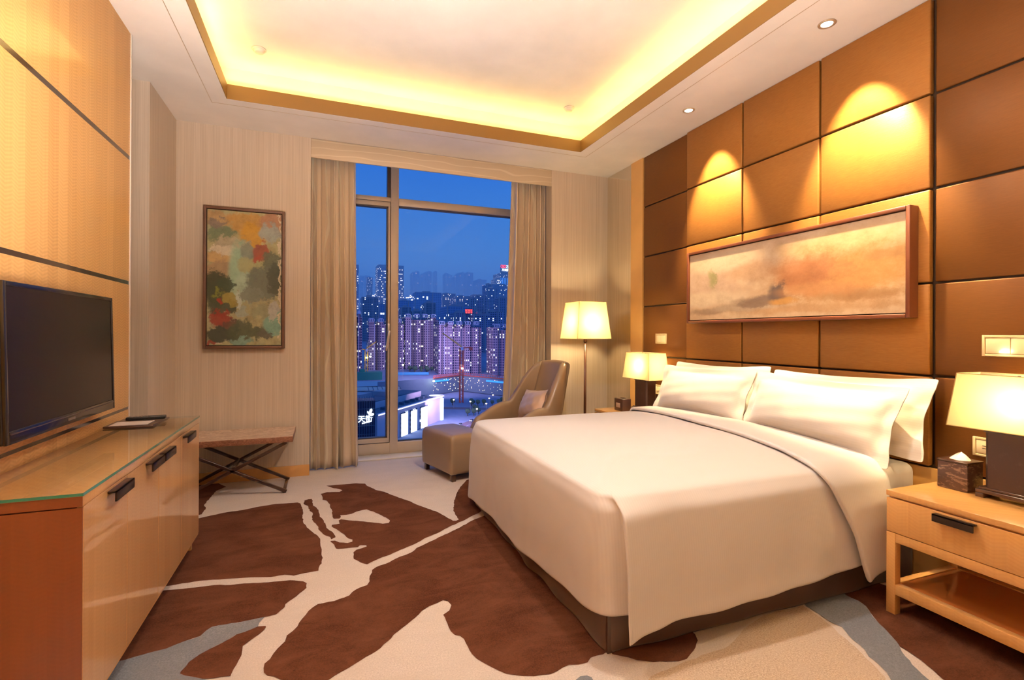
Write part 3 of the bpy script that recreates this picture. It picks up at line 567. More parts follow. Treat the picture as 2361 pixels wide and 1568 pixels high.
def tv_cabinet():
    X0, X1, Y0, Y1 = -1.003, -.650, 1.790, 3.236
    t = thing('sideboard', (X1, (Y0+Y1)/2, 0), 'long honey veneer cabinet with a glass top under the television', 'cabinet')
    ox, oy = X1, (Y0+Y1)/2
    def b(name, x0, x1, y0, y1, z0, z1, mat, bev=0): return BX(name, x0-ox, x1-ox, y0-oy, y1-oy, z0, z1, mat, t, bev)
    b('body', X0, X1-.016, Y0+.003, Y1-.003, .075, .690, 'shaded_cabinet_veneer', .001)
    b('end_panel', X0, X1-.0005, Y0-.001, Y0+.0018, .075, .690, 'shaded_cabinet_veneer'); b('end_panel', X0, X1-.016, Y1-.003, Y1, .075, .690, 'shaded_cabinet_veneer')
    b('top_rail', X0, X1, Y0, Y1, .694, .724, 'cabinet_veneer', .001)
    b('rail_end_shade', X0, X1-.0005, Y0-.001, Y0, .694, .7235, 'shaded_cabinet_veneer')  # thin cap that carries the painted shade across the rail end
    b('bottom_rail', X0, X1-.002, Y0, Y1, .068, .076, 'stand_veneer', .001)
    for x in (X0+.03, X1-.045):
        for y in (Y0+.03, Y1-.05): b('leg', x, x+.02, y, y+.02, 0, .07, 'stand_veneer', .001)
    m = MB().box(X0-ox, X1+.001-ox, Y0-.002-oy, Y1+.002-oy, .7245, .7335, 'top_glass')
    g = m.build('glass_top', 'top_glass', t)
    e = MB(); e.box(X1+.0005-ox, X1+.002-ox, Y0-.002-oy, Y1+.002-oy, .7247, .7333); e.box(X0-ox, X1+.002-ox, Y0-.0035-oy, Y0-.0025-oy, .7247, .7333); e.build('glass_edge', 'glass_edge', t)
    ds = [Y0+.003, 2.142, 2.500, 2.869, Y1-.002]; hs = [(1.965, 2.128), (2.335, 2.493), (2.507, 2.665), (2.883, 3.045)]
    for i in range(4):
        y0, y1 = ds[i]+.0012, ds[i+1]-.0012
        d = MB().box(X1-.016-ox, X1-ox, y0-oy, y1-oy, .079, .6925, None, .0008, 1).build('door', 'cabinet_veneer', t)
        h0, h1 = hs[i]; h = MB()
        h.box(X1-ox, X1+.026-ox, h0-oy, h1-oy, .678, .684, 'black_metal', .001); h.box(X1+.020-ox, X1+.026-ox, h0-oy, h1-oy, .650, .684, 'black_metal', .001)
        h.build('handle', 'black_metal', d)
    # folder, card and remote control
    f = thing('folder', (-.885, 3.075, .7335), 'dark brown leather hotel folder lying open on the glass top', 'folder')
    MB().box(-.105, .10, -.145, .135, .0, .006, None, .002).build('back_cover', 'folder', f)
    o = MB().box(-.105, .10, -.145, .03, .0065, .010, None, .001).build('pocket_cover', 'folder', f)
    MB().box(-.085, .072, -.135, -.02, .0102, .012).build('card', 'paper', f)
    r = thing('remote_control', (-.865, 3.115, .7445), 'black television remote control lying on the leather folder', 'remote control', None, R(6))
    MB().box(-.085, .085, -.022, .022, 0, .017, None, .005, 3).build('casing', 'black_plastic', r)
    k = MB()
    for i in range(7):
        for j in range(3): k.cyl((-.072+i*.013, -.012+j*.012, .0168), .0038, .0018, n=10)
    k.build('buttons', 'logo_grey', r)

def bench():
    t = thing('bench', (-.615, 4.28, 0), 'marble topped bench on dark crossed legs beside the television cabinet', 'bench')
    x0, x1, y0, y1 = -.405, .405, -.235, .20
    m = MB(); m.box(x0, x1, y0, y1, .388, .430, 'marble_edge', .002); m.box(x0+.001, x1-.001, y0+.001, y1-.001, .4295, .4312, 'marble'); m.build('marble_top', 'marble', t)
    w = .022
    for y in (-.185, .155):
        for sx in (-1, 1):
            o = MB().bar((-.36*sx, y, .011), (.36*sx, y, .380), w, w, None, (0, 0, 1), .002); 
            o.build('crossed_leg', 'bench_frame', t)
    for x in (-.345, .345):
        MB().box(x-.011, x+.011, -.185, .155, .0, .022, None, .002).build('foot_rail', 'bench_frame', t)
        MB().box(x-.011, x+.011, -.185, .155, .366, .388, None, .002).build('top_rail', 'bench_frame', t)
    MB().bar((0, -.185, .2), (0, .155, .2), w, w, None, (0, 0, 1), .002).build('stretcher', 'bench_frame', t)

LAMP_W = 5.2; LAMPC = (1, .74, .38); HAZE = True
# ------------------------------------------------------------------ bed
def ease(t): t = max(0, min(1, t)); return t*t*(3-2*t)
def interp(tab, x):
    if x <= tab[0][0]: return tab[0][1]
    for (a, b), (c, d) in zip(tab, tab[1:]):
        if x <= c: t = (x-a)/(c-a); return b+(d-b)*t
    return tab[-1][1]
def crom(pts, k):
    out = []
    for i in range(len(pts)-1):
        p0 = pts[max(i-1, 0)]; p1 = pts[i]; p2 = pts[i+1]; p3 = pts[min(i+2, len(pts)-1)]
        for j in range(k):
            t = j/k
            out.append(tuple(.5*((2*b)+(-a+c)*t+(2*a-5*b+4*c-d)*t*t+(-a+3*b-3*c+d)*t**3) for a, b, c, d in zip(p0, p1, p2, p3)))
    out.append(tuple(pts[-1])); return out
Z0, CROWN = .592, .045
def top_z(r): return Z0+CROWN*(1-r**2.4)
def wq(q): return .38*ease(q/.14)+.62*q
def duvet():
    # keys: x0,y0 at the mattress edge; x1,y1 at the hem; hem height
    K = []
    for i in range(14):
        x = 2.45-(2.45-1.24)*i/13; K.append((x, 1.615, x, 1.532-.012*math.sin(x*5.0), interp([(1.2, .118), (1.9, .135), (2.2, .15), (2.45, .175)], x)))
    K += [(1.16, 1.615, 1.155, 1.512, .116), (1.10, 1.617, 1.08, 1.497, .110), (1.06, 1.624, 1.012, 1.484, .102), (1.035, 1.634, 1.032, 1.512, .125),
          (1.02, 1.645, 1.082, 1.552, .155), (1.010, 1.660, 1.045, 1.574, .160), (1.0, 1.68, .99, 1.588, .158), (.992, 1.71, .964, 1.625, .150), (.988, 1.75, .956, 1.70, .138), (.986, 1.82, .954, 1.80, .125)]
    for i in range(1, 13):
        y = 1.82+(3.22-1.82)*i/12; K.append((.985, y, .952+.008*math.sin(y*7), y, interp([(1.8, .125), (2.4, .086), (3.3, .07)], y)))
    K += [(.988, 3.28, .95, 3.30, .065), (1.0, 3.34, .955, 3.38, .05), (1.03, 3.375, .975, 3.43, .05), (1.08, 3.385, 1.04, 3.455, .06), (1.16, 3.387, 1.15, 3.45, .08)]
    for i in range(14): x = 1.24+(2.45-1.24)*i/13; K.append((x, 3.388, x, 3.445, .1))
    P = crom(K, 4); n = len(P); rows = []
    for i in range(14):
        r = i/14; row = []
        for p in P:
            sx = max(p[0], 1.62); x = sx+(p[0]-sx)*r; y = 2.5+(p[1]-2.5)*r
            row.append((x, y, top_z(r)+.004*math.sin(6*x+2*y)*math.sin(5*y)*(1-r**4)))
        rows.append(row)
    for i in range(25):
        q = i/24; w = wq(q); row = []
        for j, p in enumerate(P):
            x = p[0]+(p[2]-p[0])*w; y = p[1]+(p[3]-p[1])*w; a = .004*q*math.sin(j*.55)+.003*q*math.sin(j*.21+1)
            if p[0] < 1.0: x += a-.012*math.sin(PI*min(1, q*1.15))
            elif p[1] < 2: y += a-.012*math.sin(PI*min(1, q*1.15))
            row.append((x, y, Z0-(Z0-p[4])*q))
        rows.append(row)
    t = thing('duvet', (1.0, 2.5, 0), 'white quilt spread over the bed, hanging over its foot and sides', 'duvet')
    o = MB().grid([[(a-1.0, b-2.5, c) for a, b, c in r] for r in rows]).build('cover', 'linen', t, fix=False, weld=.004); solid(o, .012, -1); smooth_mod(o, 1)
    # turned down upper edge: a second layer that follows the duvet
    xf_q = [(0, 2.055), (.29, 2.125), (.58, 2.205), (1, 2.272)]
    xf_y = [(1.61, 2.055), (1.84, 2.13), (2.15, 2.168), (2.5, 2.19), (3.09, 2.26), (3.39, 2.30)]
    NT_ = 12; rows = []
    prof = [('q', 1-i/14) for i in range(14)]+[('r', 1-2*i/40) for i in range(41)]+[('f', (i+1)/6) for i in range(6)]
    for kind, v in prof:
        row = []
        for j in range(NT_+1):
            t_ = j/NT_; off = .020
            if kind == 'q':
                xa = interp(xf_q, v); x = xa+(2.468-xa)*t_; zh = .098+(.172-.098)*t_; w = wq(v)
                y = 1.615+(1.532-1.615)*w-.012*math.sin(PI*min(1, v*1.15))-off-.012*v*(1-t_)+.006*math.sin(t_*7)*v; z = Z0+off-(Z0+off-zh)*v
                if v < .1: y += off*.5*(1-v/.1)
            elif kind == 'r':
                y = 2.5-v*.885 if v >= 0 else 2.5-v*.888; xa = interp(xf_y, y); x = xa+(2.468-xa)*t_; z = top_z(abs(v))+off-.006*t_*0
            else:
                x = 2.30+.168*t_; y = 3.388+.05*v+off; z = Z0+off-(Z0-.1)*v*.8
            row.append((x-1.0, y-2.5, z))
        rows.append(row)
    o = MB().grid(rows).build('turned_down_edge', 'linen', t, fix=False); solid(o, .024, -.2); smooth_mod(o, 2)
def bed():
    t = thing('bed', (1.9, 2.5, 0), 'wide bed with a dark brown valance skirt against the bronze panel wall', 'bed')
    ox, oy = 1.9, 2.5
    BX('bed_base', 1.03-ox, 2.76-ox, 1.64-oy, 3.34-oy, .03, .33, 'dark_wood', t, .01)
    m = BX('mattress', 1.05-ox, 2.752-ox, 1.592-oy, 3.375-oy, .335, .572, 'linen', t, .045, 5)
    rows = []
    path = [(2.755-i*.0502, 1.613, 0, -1) for i in range(35)]+[(1.004, 1.616, -.7, -.7)]+[(1.0, 1.66+i*.0499, -1, 0) for i in range(35)]
    for k in range(9):
        q = k/8; row = []
        for i, (x, y, nx, ny) in enumerate(path):
            a = .006*math.sin(i*.9)*q+.010*math.exp(-((i-12)/1.2)**2)*q+.012*math.exp(-((i-50)/1.3)**2)*q+.008*math.exp(-((i-26)/1.1)**2)*q
            row.append((x+nx*a-ox, y+ny*a-oy, .36-.357*q))
        rows.append(row)
    o = MB().grid(rows).build('skirt', 'skirt', t, fix=False); solid(o, .006, 0); smooth_mod(o, 1)
    MB().box(1.002-ox, 1.035-ox, 1.618-oy, 1.66-oy, 0, .33, None, .002).build('corner_block', 'dark_wood', t)
def pillow_mesh(w, h, T, flange, seed, nu=40, nv=28):
    rnd = random.Random(seed); a1, a2, a3 = rnd.uniform(0, 6), rnd.uniform(0, 6), rnd.uniform(0, 6)
    fl = 1+flange/(w/2); flv = 1+flange/(h/2); mb = MB(); S_ = []
    for side in (-1, 1):
        rows = []
        for j in range(nv+1):
            v = -flv+2*flv*j/nv; row = []
            for i in range(nu+1):
                u = -fl+2*fl*i/nu; uu = min(1, abs(u)); vv = min(1, abs(v))
                f = (max(0, 1-uu**2.6)**.62)*(max(0, 1-vv**2.4)**.62)*(1-.16*v)
                pin = 1-.055*(1-vv*vv)*uu**4; pinv = 1-.09*(1-uu**2)*vv**4
                y = u*w/2*pin; z = v*h/2*pinv
                wob = 0
                if abs(u) > .97 or abs(v) > .97: wob = .004*math.sin(7*v+a1+u*3)+.003*math.sin(9*u+a2)
                wr = .0035*math.sin(9*u+5*v+a3)*math.sin(7*v-4*u)*f**.3
                row.append((side*(T*f+.002+wr)+wob, y, z))
            rows.append(row)
        mb.grid(rows)
    return mb
def pillows():
    g = None
    for (y, x, z, lean, w, seed, lb) in ((2.855, 2.508, .782, 21, .80, 1, 'front white pillow on the window side of the bed'), (2.86, 2.640, .800, 19, .80, 2, 'rear white pillow behind the window side pillow, against the bronze panels'),
                                         (1.985, 2.520, .778, 21, .80, 3, 'front white pillow on the near side of the bed'), (1.925, 2.640, .800, 19, .80, 4, 'rear white pillow on the near side, its edge sticking out towards the near nightstand')):
        t = thing('pillow', (x, y, z), lb, 'pillow')
        o = pillow_mesh(w, .30, .085 if seed in (1, 3) else .045, .05, seed).build('pillowcase', 'pillow_linen', t); o.rotation_euler = (R(1.5 if seed == 3 else -1), R(lean), 0); smooth_mod(o, 1)

# ------------------------------------------------------------------ nightstands and what stands on them
def nightstand(y0, y1, label):
    x0, x1 = 2.300, 2.772; t = thing('nightstand', (x0, (y0+y1)/2, 0), label, 'nightstand'); W = (y1-y0)/2; D = x1-x0
    BX('table_top', 0, D, -W, W, .507, .530, 'stand_veneer', t, .0015)
    BX('case', .018, D, -W+.002, W-.002, .352, .503, 'stand_veneer', t, .001)
    d = BX('drawer', 0, .018, -W+.002, W-.002, .354, .499, 'stand_veneer', t, .001)
    h = MB(); h.box(-.028, 0, -.075, .06, .486, .492, None, .001); h.box(-.028, -.021, -.075, .06, .462, .492, None, .001); h.build('handle', 'black_metal', d)
    for x in (0, D-.036):
        for y in (-W+.001, W-.037): BX('leg', x, x+.036, y, y+.036, 0, .351, 'stand_veneer', t, .0015)
    for q in ((.002, .02, -W+.036, W-.036), (D-.02, D-.002, -W+.036, W-.036), (.036, D-.036, -W+.003, -W+.021), (.036, D-.036, W-.021, W-.003)): BX('apron', q[0], q[1], q[2], q[3], .312, .351, 'stand_veneer', t, .001)
    for q in ((.002, .034, -W+.036, W-.036), (D-.034, D-.002, -W+.036, W-.036), (.036, D-.036, -W+.003, -W+.032), (.036, D-.036, W-.032, W-.003)): BX('shelf_rail', q[0], q[1], q[2], q[3], .088, .132, 'stand_veneer', t, .001)
    BX('shelf', .034, D-.034, -W+.032, W-.032, .112, .126, 'shelf_gloss', t)
    return t
def shade_mesh(hx0, hy0, hx1, hy1, z0, z1, th=.002):
    """tapered open four-sided shade with a little thickness"""
    mb = MB(); N = 6
    def loop(hx, hy, z):
        c = [(-hx, -hy), (hx, -hy), (hx, hy), (-hx, hy)]; out = []
        for a, b in zip(c, c[1:]+c[:1]):
            for k in range(N): out.append((a[0]+(b[0]-a[0])*k/N, a[1]+(b[1]-a[1])*k/N, z))
        return out
    rows = [loop(hx0+(hx1-hx0)*k/4, hy0+(hy1-hy0)*k/4, z0+(z1-z0)*k/4) for k in range(5)]
    mb.grid(rows, smooth=False, closed=True); return mb
def shade_seams(t, hx0, hy0, hx1, hy1, z0, z1, mids):
    s = MB(); w = .0028
    for sx in (-1, 1):
        for sy in (-1, 1): s.bar((sx*hx0, sy*hy0, z0), (sx*hx1, sy*hy1, z1), w, w)
    for (z, hx, hy) in ((z0, hx0, hy0), (z1, hx1, hy1)):
        c = [(-hx, -hy, z), (hx, -hy, z), (hx, hy, z), (-hx, hy, z)]
        for a, b in zip(c, c[1:]+c[:1]): s.bar(a, b, w, w)
    s.build('seams', 'shade_trim', t)
def table_lamp(x, y, label, z=.530):
    t = thing('table_lamp', (x, y, z), label, 'table lamp')
    st = MB(); st.box(-.062, .062, -.115, .115, .018, .034, None, .003); st.box(-.056, .056, -.105, .105, .034, .044, None, .002)
    for sy in (-1, 1): st.box(-.062, .062, sy*.10-.014, sy*.10+.014, 0, .018, None, .002)
    st.build('stand', 'dark_wood', t)
    b = bmesh.new(); bmesh.ops.create_cube(b, size=1)
    for v in b.verts: v.co = Vector((v.co.x*.104, v.co.y*.176, .044+(v.co.z+.5)*.232))
    bmesh.ops.bevel(b, geom=[e for e in b.edges if abs(e.verts[0].co.z-e.verts[1].co.z) > .1], offset=.012, segments=2, affect='EDGES', profile=.3)
    MB().bm(b).build('body', 'lamp_stone', t)
    MB().box(-.055, .055, -.090, .090, .274, .280, None, .001).build('cap', 'inlay', t)
    MB().cyl((0, 0, .280), .012, .020).cyl((0, 0, .30), .006, .14, n=12).build('stem', 'brass_pole', t)
    o = shade_mesh(.105, .195, .086, .168, .288, .512).build('lamp_shade', 'lampshade', t, fix=False)
    shade_seams(o, .105, .195, .086, .168, .288, .512, 0)
    f = MB(); f.bar((0, -.168, .502), (0, .168, .502), .003, .003); f.bar((-.086, 0, .502), (.086, 0, .502), .003, .003); f.cyl((0, 0, .44), .005, .07, n=10); f.cyl((0, 0, .497), .018, .010, n=16); f.build('shade_spider', 'brass_pole', t)
    MB().lathe([(.004, .360), (.022, .375), (.028, .40), (.022, .425), (.006, .44)], n=16).build('bulb', 'bulb', t)
    light('table_lamp_light', 'POINT', (x+.035, y+.02, z+.40), LAMP_W, LAMPC, size=.03); light('table_lamp_light', 'POINT', (x-.035, y-.04, z+.40), LAMP_W, LAMPC, size=.03)

def floor_lamp():
    x, y = 2.368, 4.25
    t = thing('floor_lamp', (x, y, 0), 'slim floor lamp with a square cream shade standing behind the armchair', 'floor lamp')
    MB().lathe([(.14, 0), (.14, .012), (.135, .018), (.03, .024), (.014, .04)], n=40).build('base', 'brass_pole', t)
    MB().cyl((0, 0, .02), .0125, 1.12, n=20).build('pole', 'brass_pole', t)
    MB().cyl((0, 0, 1.125), .017, .05, n=20).build('neck', 'brass_pole', t)
    a0, a1, z0, z1 = .181, .144, 1.158, 1.510
    o = shade_mesh(a0, a0, a1, a1, z0, z1).build('lamp_shade', 'lampshade', t, fix=False)
    shade_seams(o, a0, a0, a1, a1, z0, z1, 0)
    f = MB(); f.bar((-a1, 0, z1-.01), (a1, 0, z1-.01), .003, .003); f.bar((0, -a1, z1-.01), (0, a1, z1-.01), .003, .003); f.cyl((0, 0, 1.17), .005, z1-1.18, n=10); f.build('shade_spider', 'brass_pole', t)
    MB().lathe([(.004, 1.25), (.024, 1.27), (.03, 1.30), (.024, 1.33), (.006, 1.345)], n=16).build('bulb', 'bulb', t)
    light('floor_lamp_light', 'POINT', (x+.03, y+.03, 1.31), 11, LAMPC, size=.035); light('floor_lamp_light', 'POINT', (x-.03, y-.05, 1.30), 11, LAMPC, size=.035)
def bedside():
    nightstand(.955, 1.452, 'honey wood nightstand with an open shelf nearest the camera')
    nightstand(3.452, 3.950, 'honey wood nightstand on the far side of the bed by the mirror')
    table_lamp(2.622, 1.150, 'table lamp with a large cream shade on the near nightstand')
    table_lamp(2.622, 3.640, 'table lamp with a cream shade on the far nightstand')
    t = thing('tissue_box', (2.627, 1.352, .530), 'dark carved tissue box with a tissue sticking out on the near nightstand', 'tissue box')
    MB().box(-.056, .056, -.056, .056, 0, .118, None, .003).build('box', 'carved', t)
    MB().box(-.058, .058, -.058, .058, .118, .127, None, .002).build('lid', 'dark_wood', t)
    rows = []
    for j in range(7):
        q = j/6; rows.append([((.026*(1-q)**.7+.002)*math.cos(a)+.010*q, (.040*(1-q)**.6+.003)*math.sin(a)+.006*math.sin(3*a)*(1-q), .126+.030*q+.003*math.sin(2*a+q)) for a in [2*PI*i/20 for i in range(20)]])
    MB().grid(rows, closed=True).build('tissue', 'tissue', t)
    t = thing('alarm_clock', (2.475, 3.765, .530), 'small dark square clock beside the far table lamp', 'clock')
    MB().box(-.045, .045, -.065, .065, 0, .108, None, .006, 3).build('casing', 'lacquer', t)
    MB().box(-.047, -.0445, -.030, .034, .030, .068, None, .001).build('clock_face', 'clock_face', t)
    MB().box(-.012, .022, -.02, .02, .108, .112, None, .001).build('snooze_button', 'inlay', t)
    def sw(name, y0, y1, z0, z1, keys, label, slot=False, cat='switch'):
        x = 2.783; t = thing(name, (x, (y0+y1)/2, z0), label, cat); W = (y1-y0)/2; H = z1-z0
        p = MB(); e = .010
        for q in ((-W, -W+e, 0, H), (W-e, W, 0, H), (-W+e, W-e, 0, e), (-W+e, W-e, H-e, H)): p.box(-.009, 0, q[0], q[1], q[2], q[3], None, .0012)
        p.box(-.003, 0, -W+e, W-e, e, H-e); p.build('plate', 'switch_plate', t)
        n = keys; 
        for i in range(n):
            a = -W+e+.003+(2*W-2*e-.006)*i/n; b = -W+e+.003+(2*W-2*e-.006)*(i+1)/n
            r = MB().box(-.0075, -.003, a+.001, b-.001, e+.003, H-e-.003, None, .001).build('key', 'switch_key', t)
            if slot: MB().box(-.0085, -.007, (a+b)/2-.007, (a+b)/2+.007, H*.42, H*.45).box(-.0085, -.007, (a+b)/2-.007, (a+b)/2+.007, H*.55, H*.58).build('slots', 'gap_dark', r)
        return t
    sw('light_switch', 3.556, 3.704, 1.122, 1.210, 2, 'cream light switch above the far table lamp on the bronze panel')
    s = sw('switch_panel', 1.06, 1.347, 1.111, 1.205, 3, 'long brass switch panel with a tiny reading light above the near table lamp')
    c = MB().cyl((-.016, .06, .018), .016, .008).build('reading_lens', 'mini_lens', s)
    sw('power_socket', 1.294, 1.380, .659, .744, 1, 'cream power socket low on the panel wall behind the near table lamp', True, 'socket')
    sw('power_socket', 3.520, 3.770, .672, .756, 3, 'row of cream switches and sockets low on the panel wall behind the far table lamp', False, 'socket')

# ------------------------------------------------------------------ armchair, ottoman, cushion
def armchair():
    t = thing('armchair', (1.665, 4.195, 0), 'brown leather armchair with sloping arms between bed and window', 'armchair', None, R(14.5))
    half = [(-.375, .268), (-.30, .272), (-.20, .276), (-.10, .28), (0, .282), (.08, .280), (.16, .270), (.225, .245), (.275, .20), (.305, .14), (.318, .07), (.322, 0)]
    path = half+[(x, -y) for x, y in half[-2::-1]]; path = crom(path, 5); n = len(path)
    def hgt(x, y):
        a = .425+.135*ease((x+.375)/.40); b = .955-.03*(abs(y)/.27)**2
        h = a+(b-a)*ease((x-.05)/.215); return h-.17*max(0, 1-(x+.375)/.10)**2
    rows = []
    for i, (x, y) in enumerate(path):
        x0, y0 = path[max(i-1, 0)]; x1, y1 = path[min(i+1, n-1)]; d = Vector((x1-x0, y1-y0, 0)).normalized(); nrm = Vector((d.y, -d.x, 0))
        if nrm.dot(Vector((x-0, y, 0))) < 0: nrm = -nrm
        H = hgt(x, y); lean = .22*ease((x-.02)/.28); T = .036
        sec = [(T, .10), (T, .10+(H-.10)*.35), (T, .10+(H-.10)*.7), (T, H-.045), (T*.85, H-.018), (T*.4, H-.003), (-T*.3, H), (-T*.8, H-.016), (-T, H-.045), (-T, .10+(H-.10)*.7), (-T, .10+(H-.10)*.35), (-T, .10)]
        rows.append([(x+nrm.x*k+lean*(z-.40 if z > .40 else 0), y+nrm.y*k*(1-.0)+(.0 if abs(y) < .2 else -.10*(z-.5)*(1 if y > 0 else -1) if z > .5 else 0), z) for k, z in sec])
    m = MB().grid(rows, closed=True); k = len(rows[0]); o = len(m.v)
    m.add([rows[0][j] for j in range(k)], [tuple(range(k))], None, True); m.add([rows[-1][j] for j in range(k)], [tuple(range(k))[::-1]], None, True)
    m.build('shell', 'leather', t)
    MB().box(-.355, .26, -.235, .235, .12, .30, None, .02, 3).build('seat_base', 'leather', t)
    MB().box(-.370, .265, -.230, .230, .30, .405, None, .035, 5).build('seat_cushion', 'leather', t)
    for sx in (-.32, .27):
        for sy in (-.22, .22): MB().box(sx-.02, sx+.02, sy-.02, sy+.02, 0, .12, None, .003).build('leg', 'dark_wood', t)
    c = thing('cushion', (1.775, 4.145, .565), 'small pinkish satin cushion leaning in the brown armchair', 'cushion', None, R(14.5))
    o = pillow_mesh(.36, .27, .075, .006, 9).build('cover', 'cushion_satin', c); o.rotation_euler = (R(-6), R(22), R(-8)); smooth_mod(o, 1)
def ottoman():
    rz = R(15.5); c, s = math.cos(rz), math.sin(rz); ox, oy = .965, 3.905; w, d = .33, .535
    cx = ox+c*w/2-s*d/2; cy = oy+s*w/2+c*d/2
    t = thing('ottoman', (cx, cy, 0), 'brown leather footstool in front of the armchair', 'ottoman', None, rz)
    b = bmesh.new(); bmesh.ops.create_cube(b, size=1); W, D = w/2, d/2
    bmesh.ops.subdivide_edges(b, edges=b.edges[:], cuts=7, use_grid_fill=True)
    for v in b.verts:
        x, y, z = v.co*2; v.co = Vector((x*W, y*D, .055+(z+1)/2*.326))
    bmesh.ops.bevel(b, geom=[q for q in b.edges if len(q.link_faces) == 2 and q.calc_face_angle() > 1], offset=.022, segments=3, affect='EDGES', profile=.5)
    for v in b.verts:
        x = v.co.x/W; y = v.co.y/D; q = (v.co.z-.055)/.326
        k = 1+.02*math.sin(PI*q)-.05*max(0, (q-.8)/.2)**2
        if q > .9: v.co.z += .016*(1-x*x)*(1-y*y)-.004*(x*x+y*y)
        v.co.x *= k; v.co.y *= k
    MB().bm(b, None, True).build('upholstery', 'leather', t)
    for sx in (-1, 1):
        for sy in (-1, 1): MB().bar((sx*(W-.0085), sy*(D-.0085), .08), (sx*(W-.0075), sy*(D-.0075), .32), .006, .006, None, (0, 1, 0), .002).build('corner_seam', 'leather', t)
    for sx in (-1, 1):
        for sy in (-1, 1): MB().box(sx*(W-.035)-.018, sx*(W-.035)+.018, sy*(D-.035)-.018, sy*(D-.035)+.018, 0, .06, None, .002).build('leg', 'dark_wood', t)

# ------------------------------------------------------------------ the city beyond the window: a hillside falling away below the room
def gz(y): return -98.8+.095*y
def fz(y): return gz(y) if y > 536 else -64.9+.0008*(y-20)
WL, WC, WR = (110, 528), (147, 556), (185, 483)
def building(kind, x0, x1, y0, y1, z0, z1, label, group=None):
    names = {'apart': 'apartment_tower', 'signtower': 'office_tower', 'towerlit': 'office_tower', 'far': 'distant_tower'}
    t = thing(names.get(kind, 'city_block'), ((x0+x1)/2, y0, z0), label, 'building', group)
    W = (x1-x0)/2; D = y1-y0; H = z1-z0
    wm = {'apart': 'apart_wall', 'slabdark': 'slab_dark_wall', 'slabblue': 'slab_blue_wall', 'slabgrey': 'slab_grey_wall', 'slabbrown': 'slab_brown_wall', 'towerlit': 'tower_wall', 'signtower': 'slab_dark_wall', 'far': 'far_wall'}[kind]
    m = MB(); rnd = random.Random(int(x0*7+y0))
    if kind == 'apart':
        nb = max(2, int(2*W/9)); bw = 2*W/nb
        for i in range(nb):
            a = -W+i*bw; dz = rnd.choice((0, -3.3, 2.2)); m.box(a, a+bw*.62, -1.5 if i % 2 else 0, D, 0, H+dz-4); m.box(a+bw*.62, a+bw, 1.5, D-1, 0, H-7)
        m.build('tower_walls', wm, t)
        w = .55
        for i in range(nb):
            f = MB()
            a = -W+i*bw; b = a+bw*.62; z = H-4.5
            for zz in (z, z+3.6):
                f.box(a, b, -2.2, -2.2+w, zz, zz+w); f.box(a, a+w, -2.2, 5, zz, zz+w); f.box(b-w, b, -2.2, 5, zz, zz+w)
            k = 3
            for j in range(k+1): xx = a+(b-a-w)*j/k; f.box(xx, xx+w, -2.2, -2.2+w, z, z+3.6)
            f.build('roof_pergola', 'pergola', t)
        s = MB()
        for i in range(0, nb, 2): a = -W+i*bw+bw*.62; s.box(a, a+.5, .6, 1.5, 0, H-7)
        s.build('downpipe', 'pergola', t)
    elif kind in ('slabdark', 'slabgrey', 'slabbrown', 'slabblue'):
        m.box(-W, W, 0, D, 0, H-2); m.build('walls', wm, t)
        r = MB(); r.box(-W*.35, W*.2, D*.2, D*.7, H-2, H+2.5); r.box(-W, W, -.4, .4, H-2, H-.8); r.box(-W-.5, -W+1.5, -1.5, 2, 0, H-1); r.box(W*.3, W*.3+2, -1.5, 1, 0, H-1.5); r.build('roof_house', 'concrete', t)
    elif kind == 'far':
        m.box(-W, W, 0, D, 0, H); m.build('walls', wm, t)
        MB().box(-W*.4, W*.1, D*.3, D*.6, H, H+10).build('roof_house', 'far_wall', t)
    elif kind == 'towerlit':
        m.box(-W, W, 0, D, 0, H*.93); m.build('walls', wm, t)
        MB().box(-W, W, 0, D, H*.93, H).box(-W*.5, W*.4, D*.2, D*.8, H, H+3).build('crown', 'slab_dark_wall', t)
        if W > 20: MB().box(-W*.06, W*.04, -3, 0, 0, H*.97).build('fin', 'roof_dark', t)
    else:
        m.box(-W, W, 0, D, 0, H-6); m.box(-W-9, -W, 5, D, 0, H-26); m.build('walls', wm, t)
        f = MB(); 
        for i in range(12): a = -W+2+i*(2*W-4)/12; f.box(a, a+1.9, -1.2, 0, H*.2, H-24)
        f.build('light_fins', 'sign_tower_wall2', t)
        e = MB()
        for i in range(6): e.box(-W-9.5, -W-.5, 4.2, 5, H-34-i*11, H-32.5-i*11)
        e.build('light_bands', 'sign_white', t)
        o = text_mesh('red_lettering', 'C&O', 15, (-W+1, -2, H+12.5), 'sign_red', t, 2); o.scale = (.62, 1, 1)
        text_mesh('white_lettering', '万商国际', 11, (-W+22, -2, H+13), 'sign_white', t, 2)
        text_mesh('white_lettering', '万商国际', 10, (-W+5, -2, H+1), 'sign_white', t, 2)
        MB().box(-W, W, -.8, 0, H-6, H+23).build('sign_frame', 'roof_dark', t)
    return t
def text_mesh(name, body, size, loc, mat, parent, depth=1, rz=0):
    c = bpy.data.curves.new(name, 'FONT'); c.body = body; c.size = size; c.extrude = depth/2
    tmp = bpy.data.objects.new('tmp_text', c); COL.objects.link(tmp); bpy.context.view_layer.update()
    me = bpy.data.meshes.new_from_object(tmp.evaluated_get(bpy.context.evaluated_depsgraph_get())); bpy.data.objects.remove(tmp)
    me.name = name; me.materials.clear(); me.materials.append(M[mat])
    o = bpy.data.objects.new(name, me); COL.objects.link(o); o.parent = parent; o.location = loc; o.rotation_euler = (R(90), 0, rz)
    return o; return o
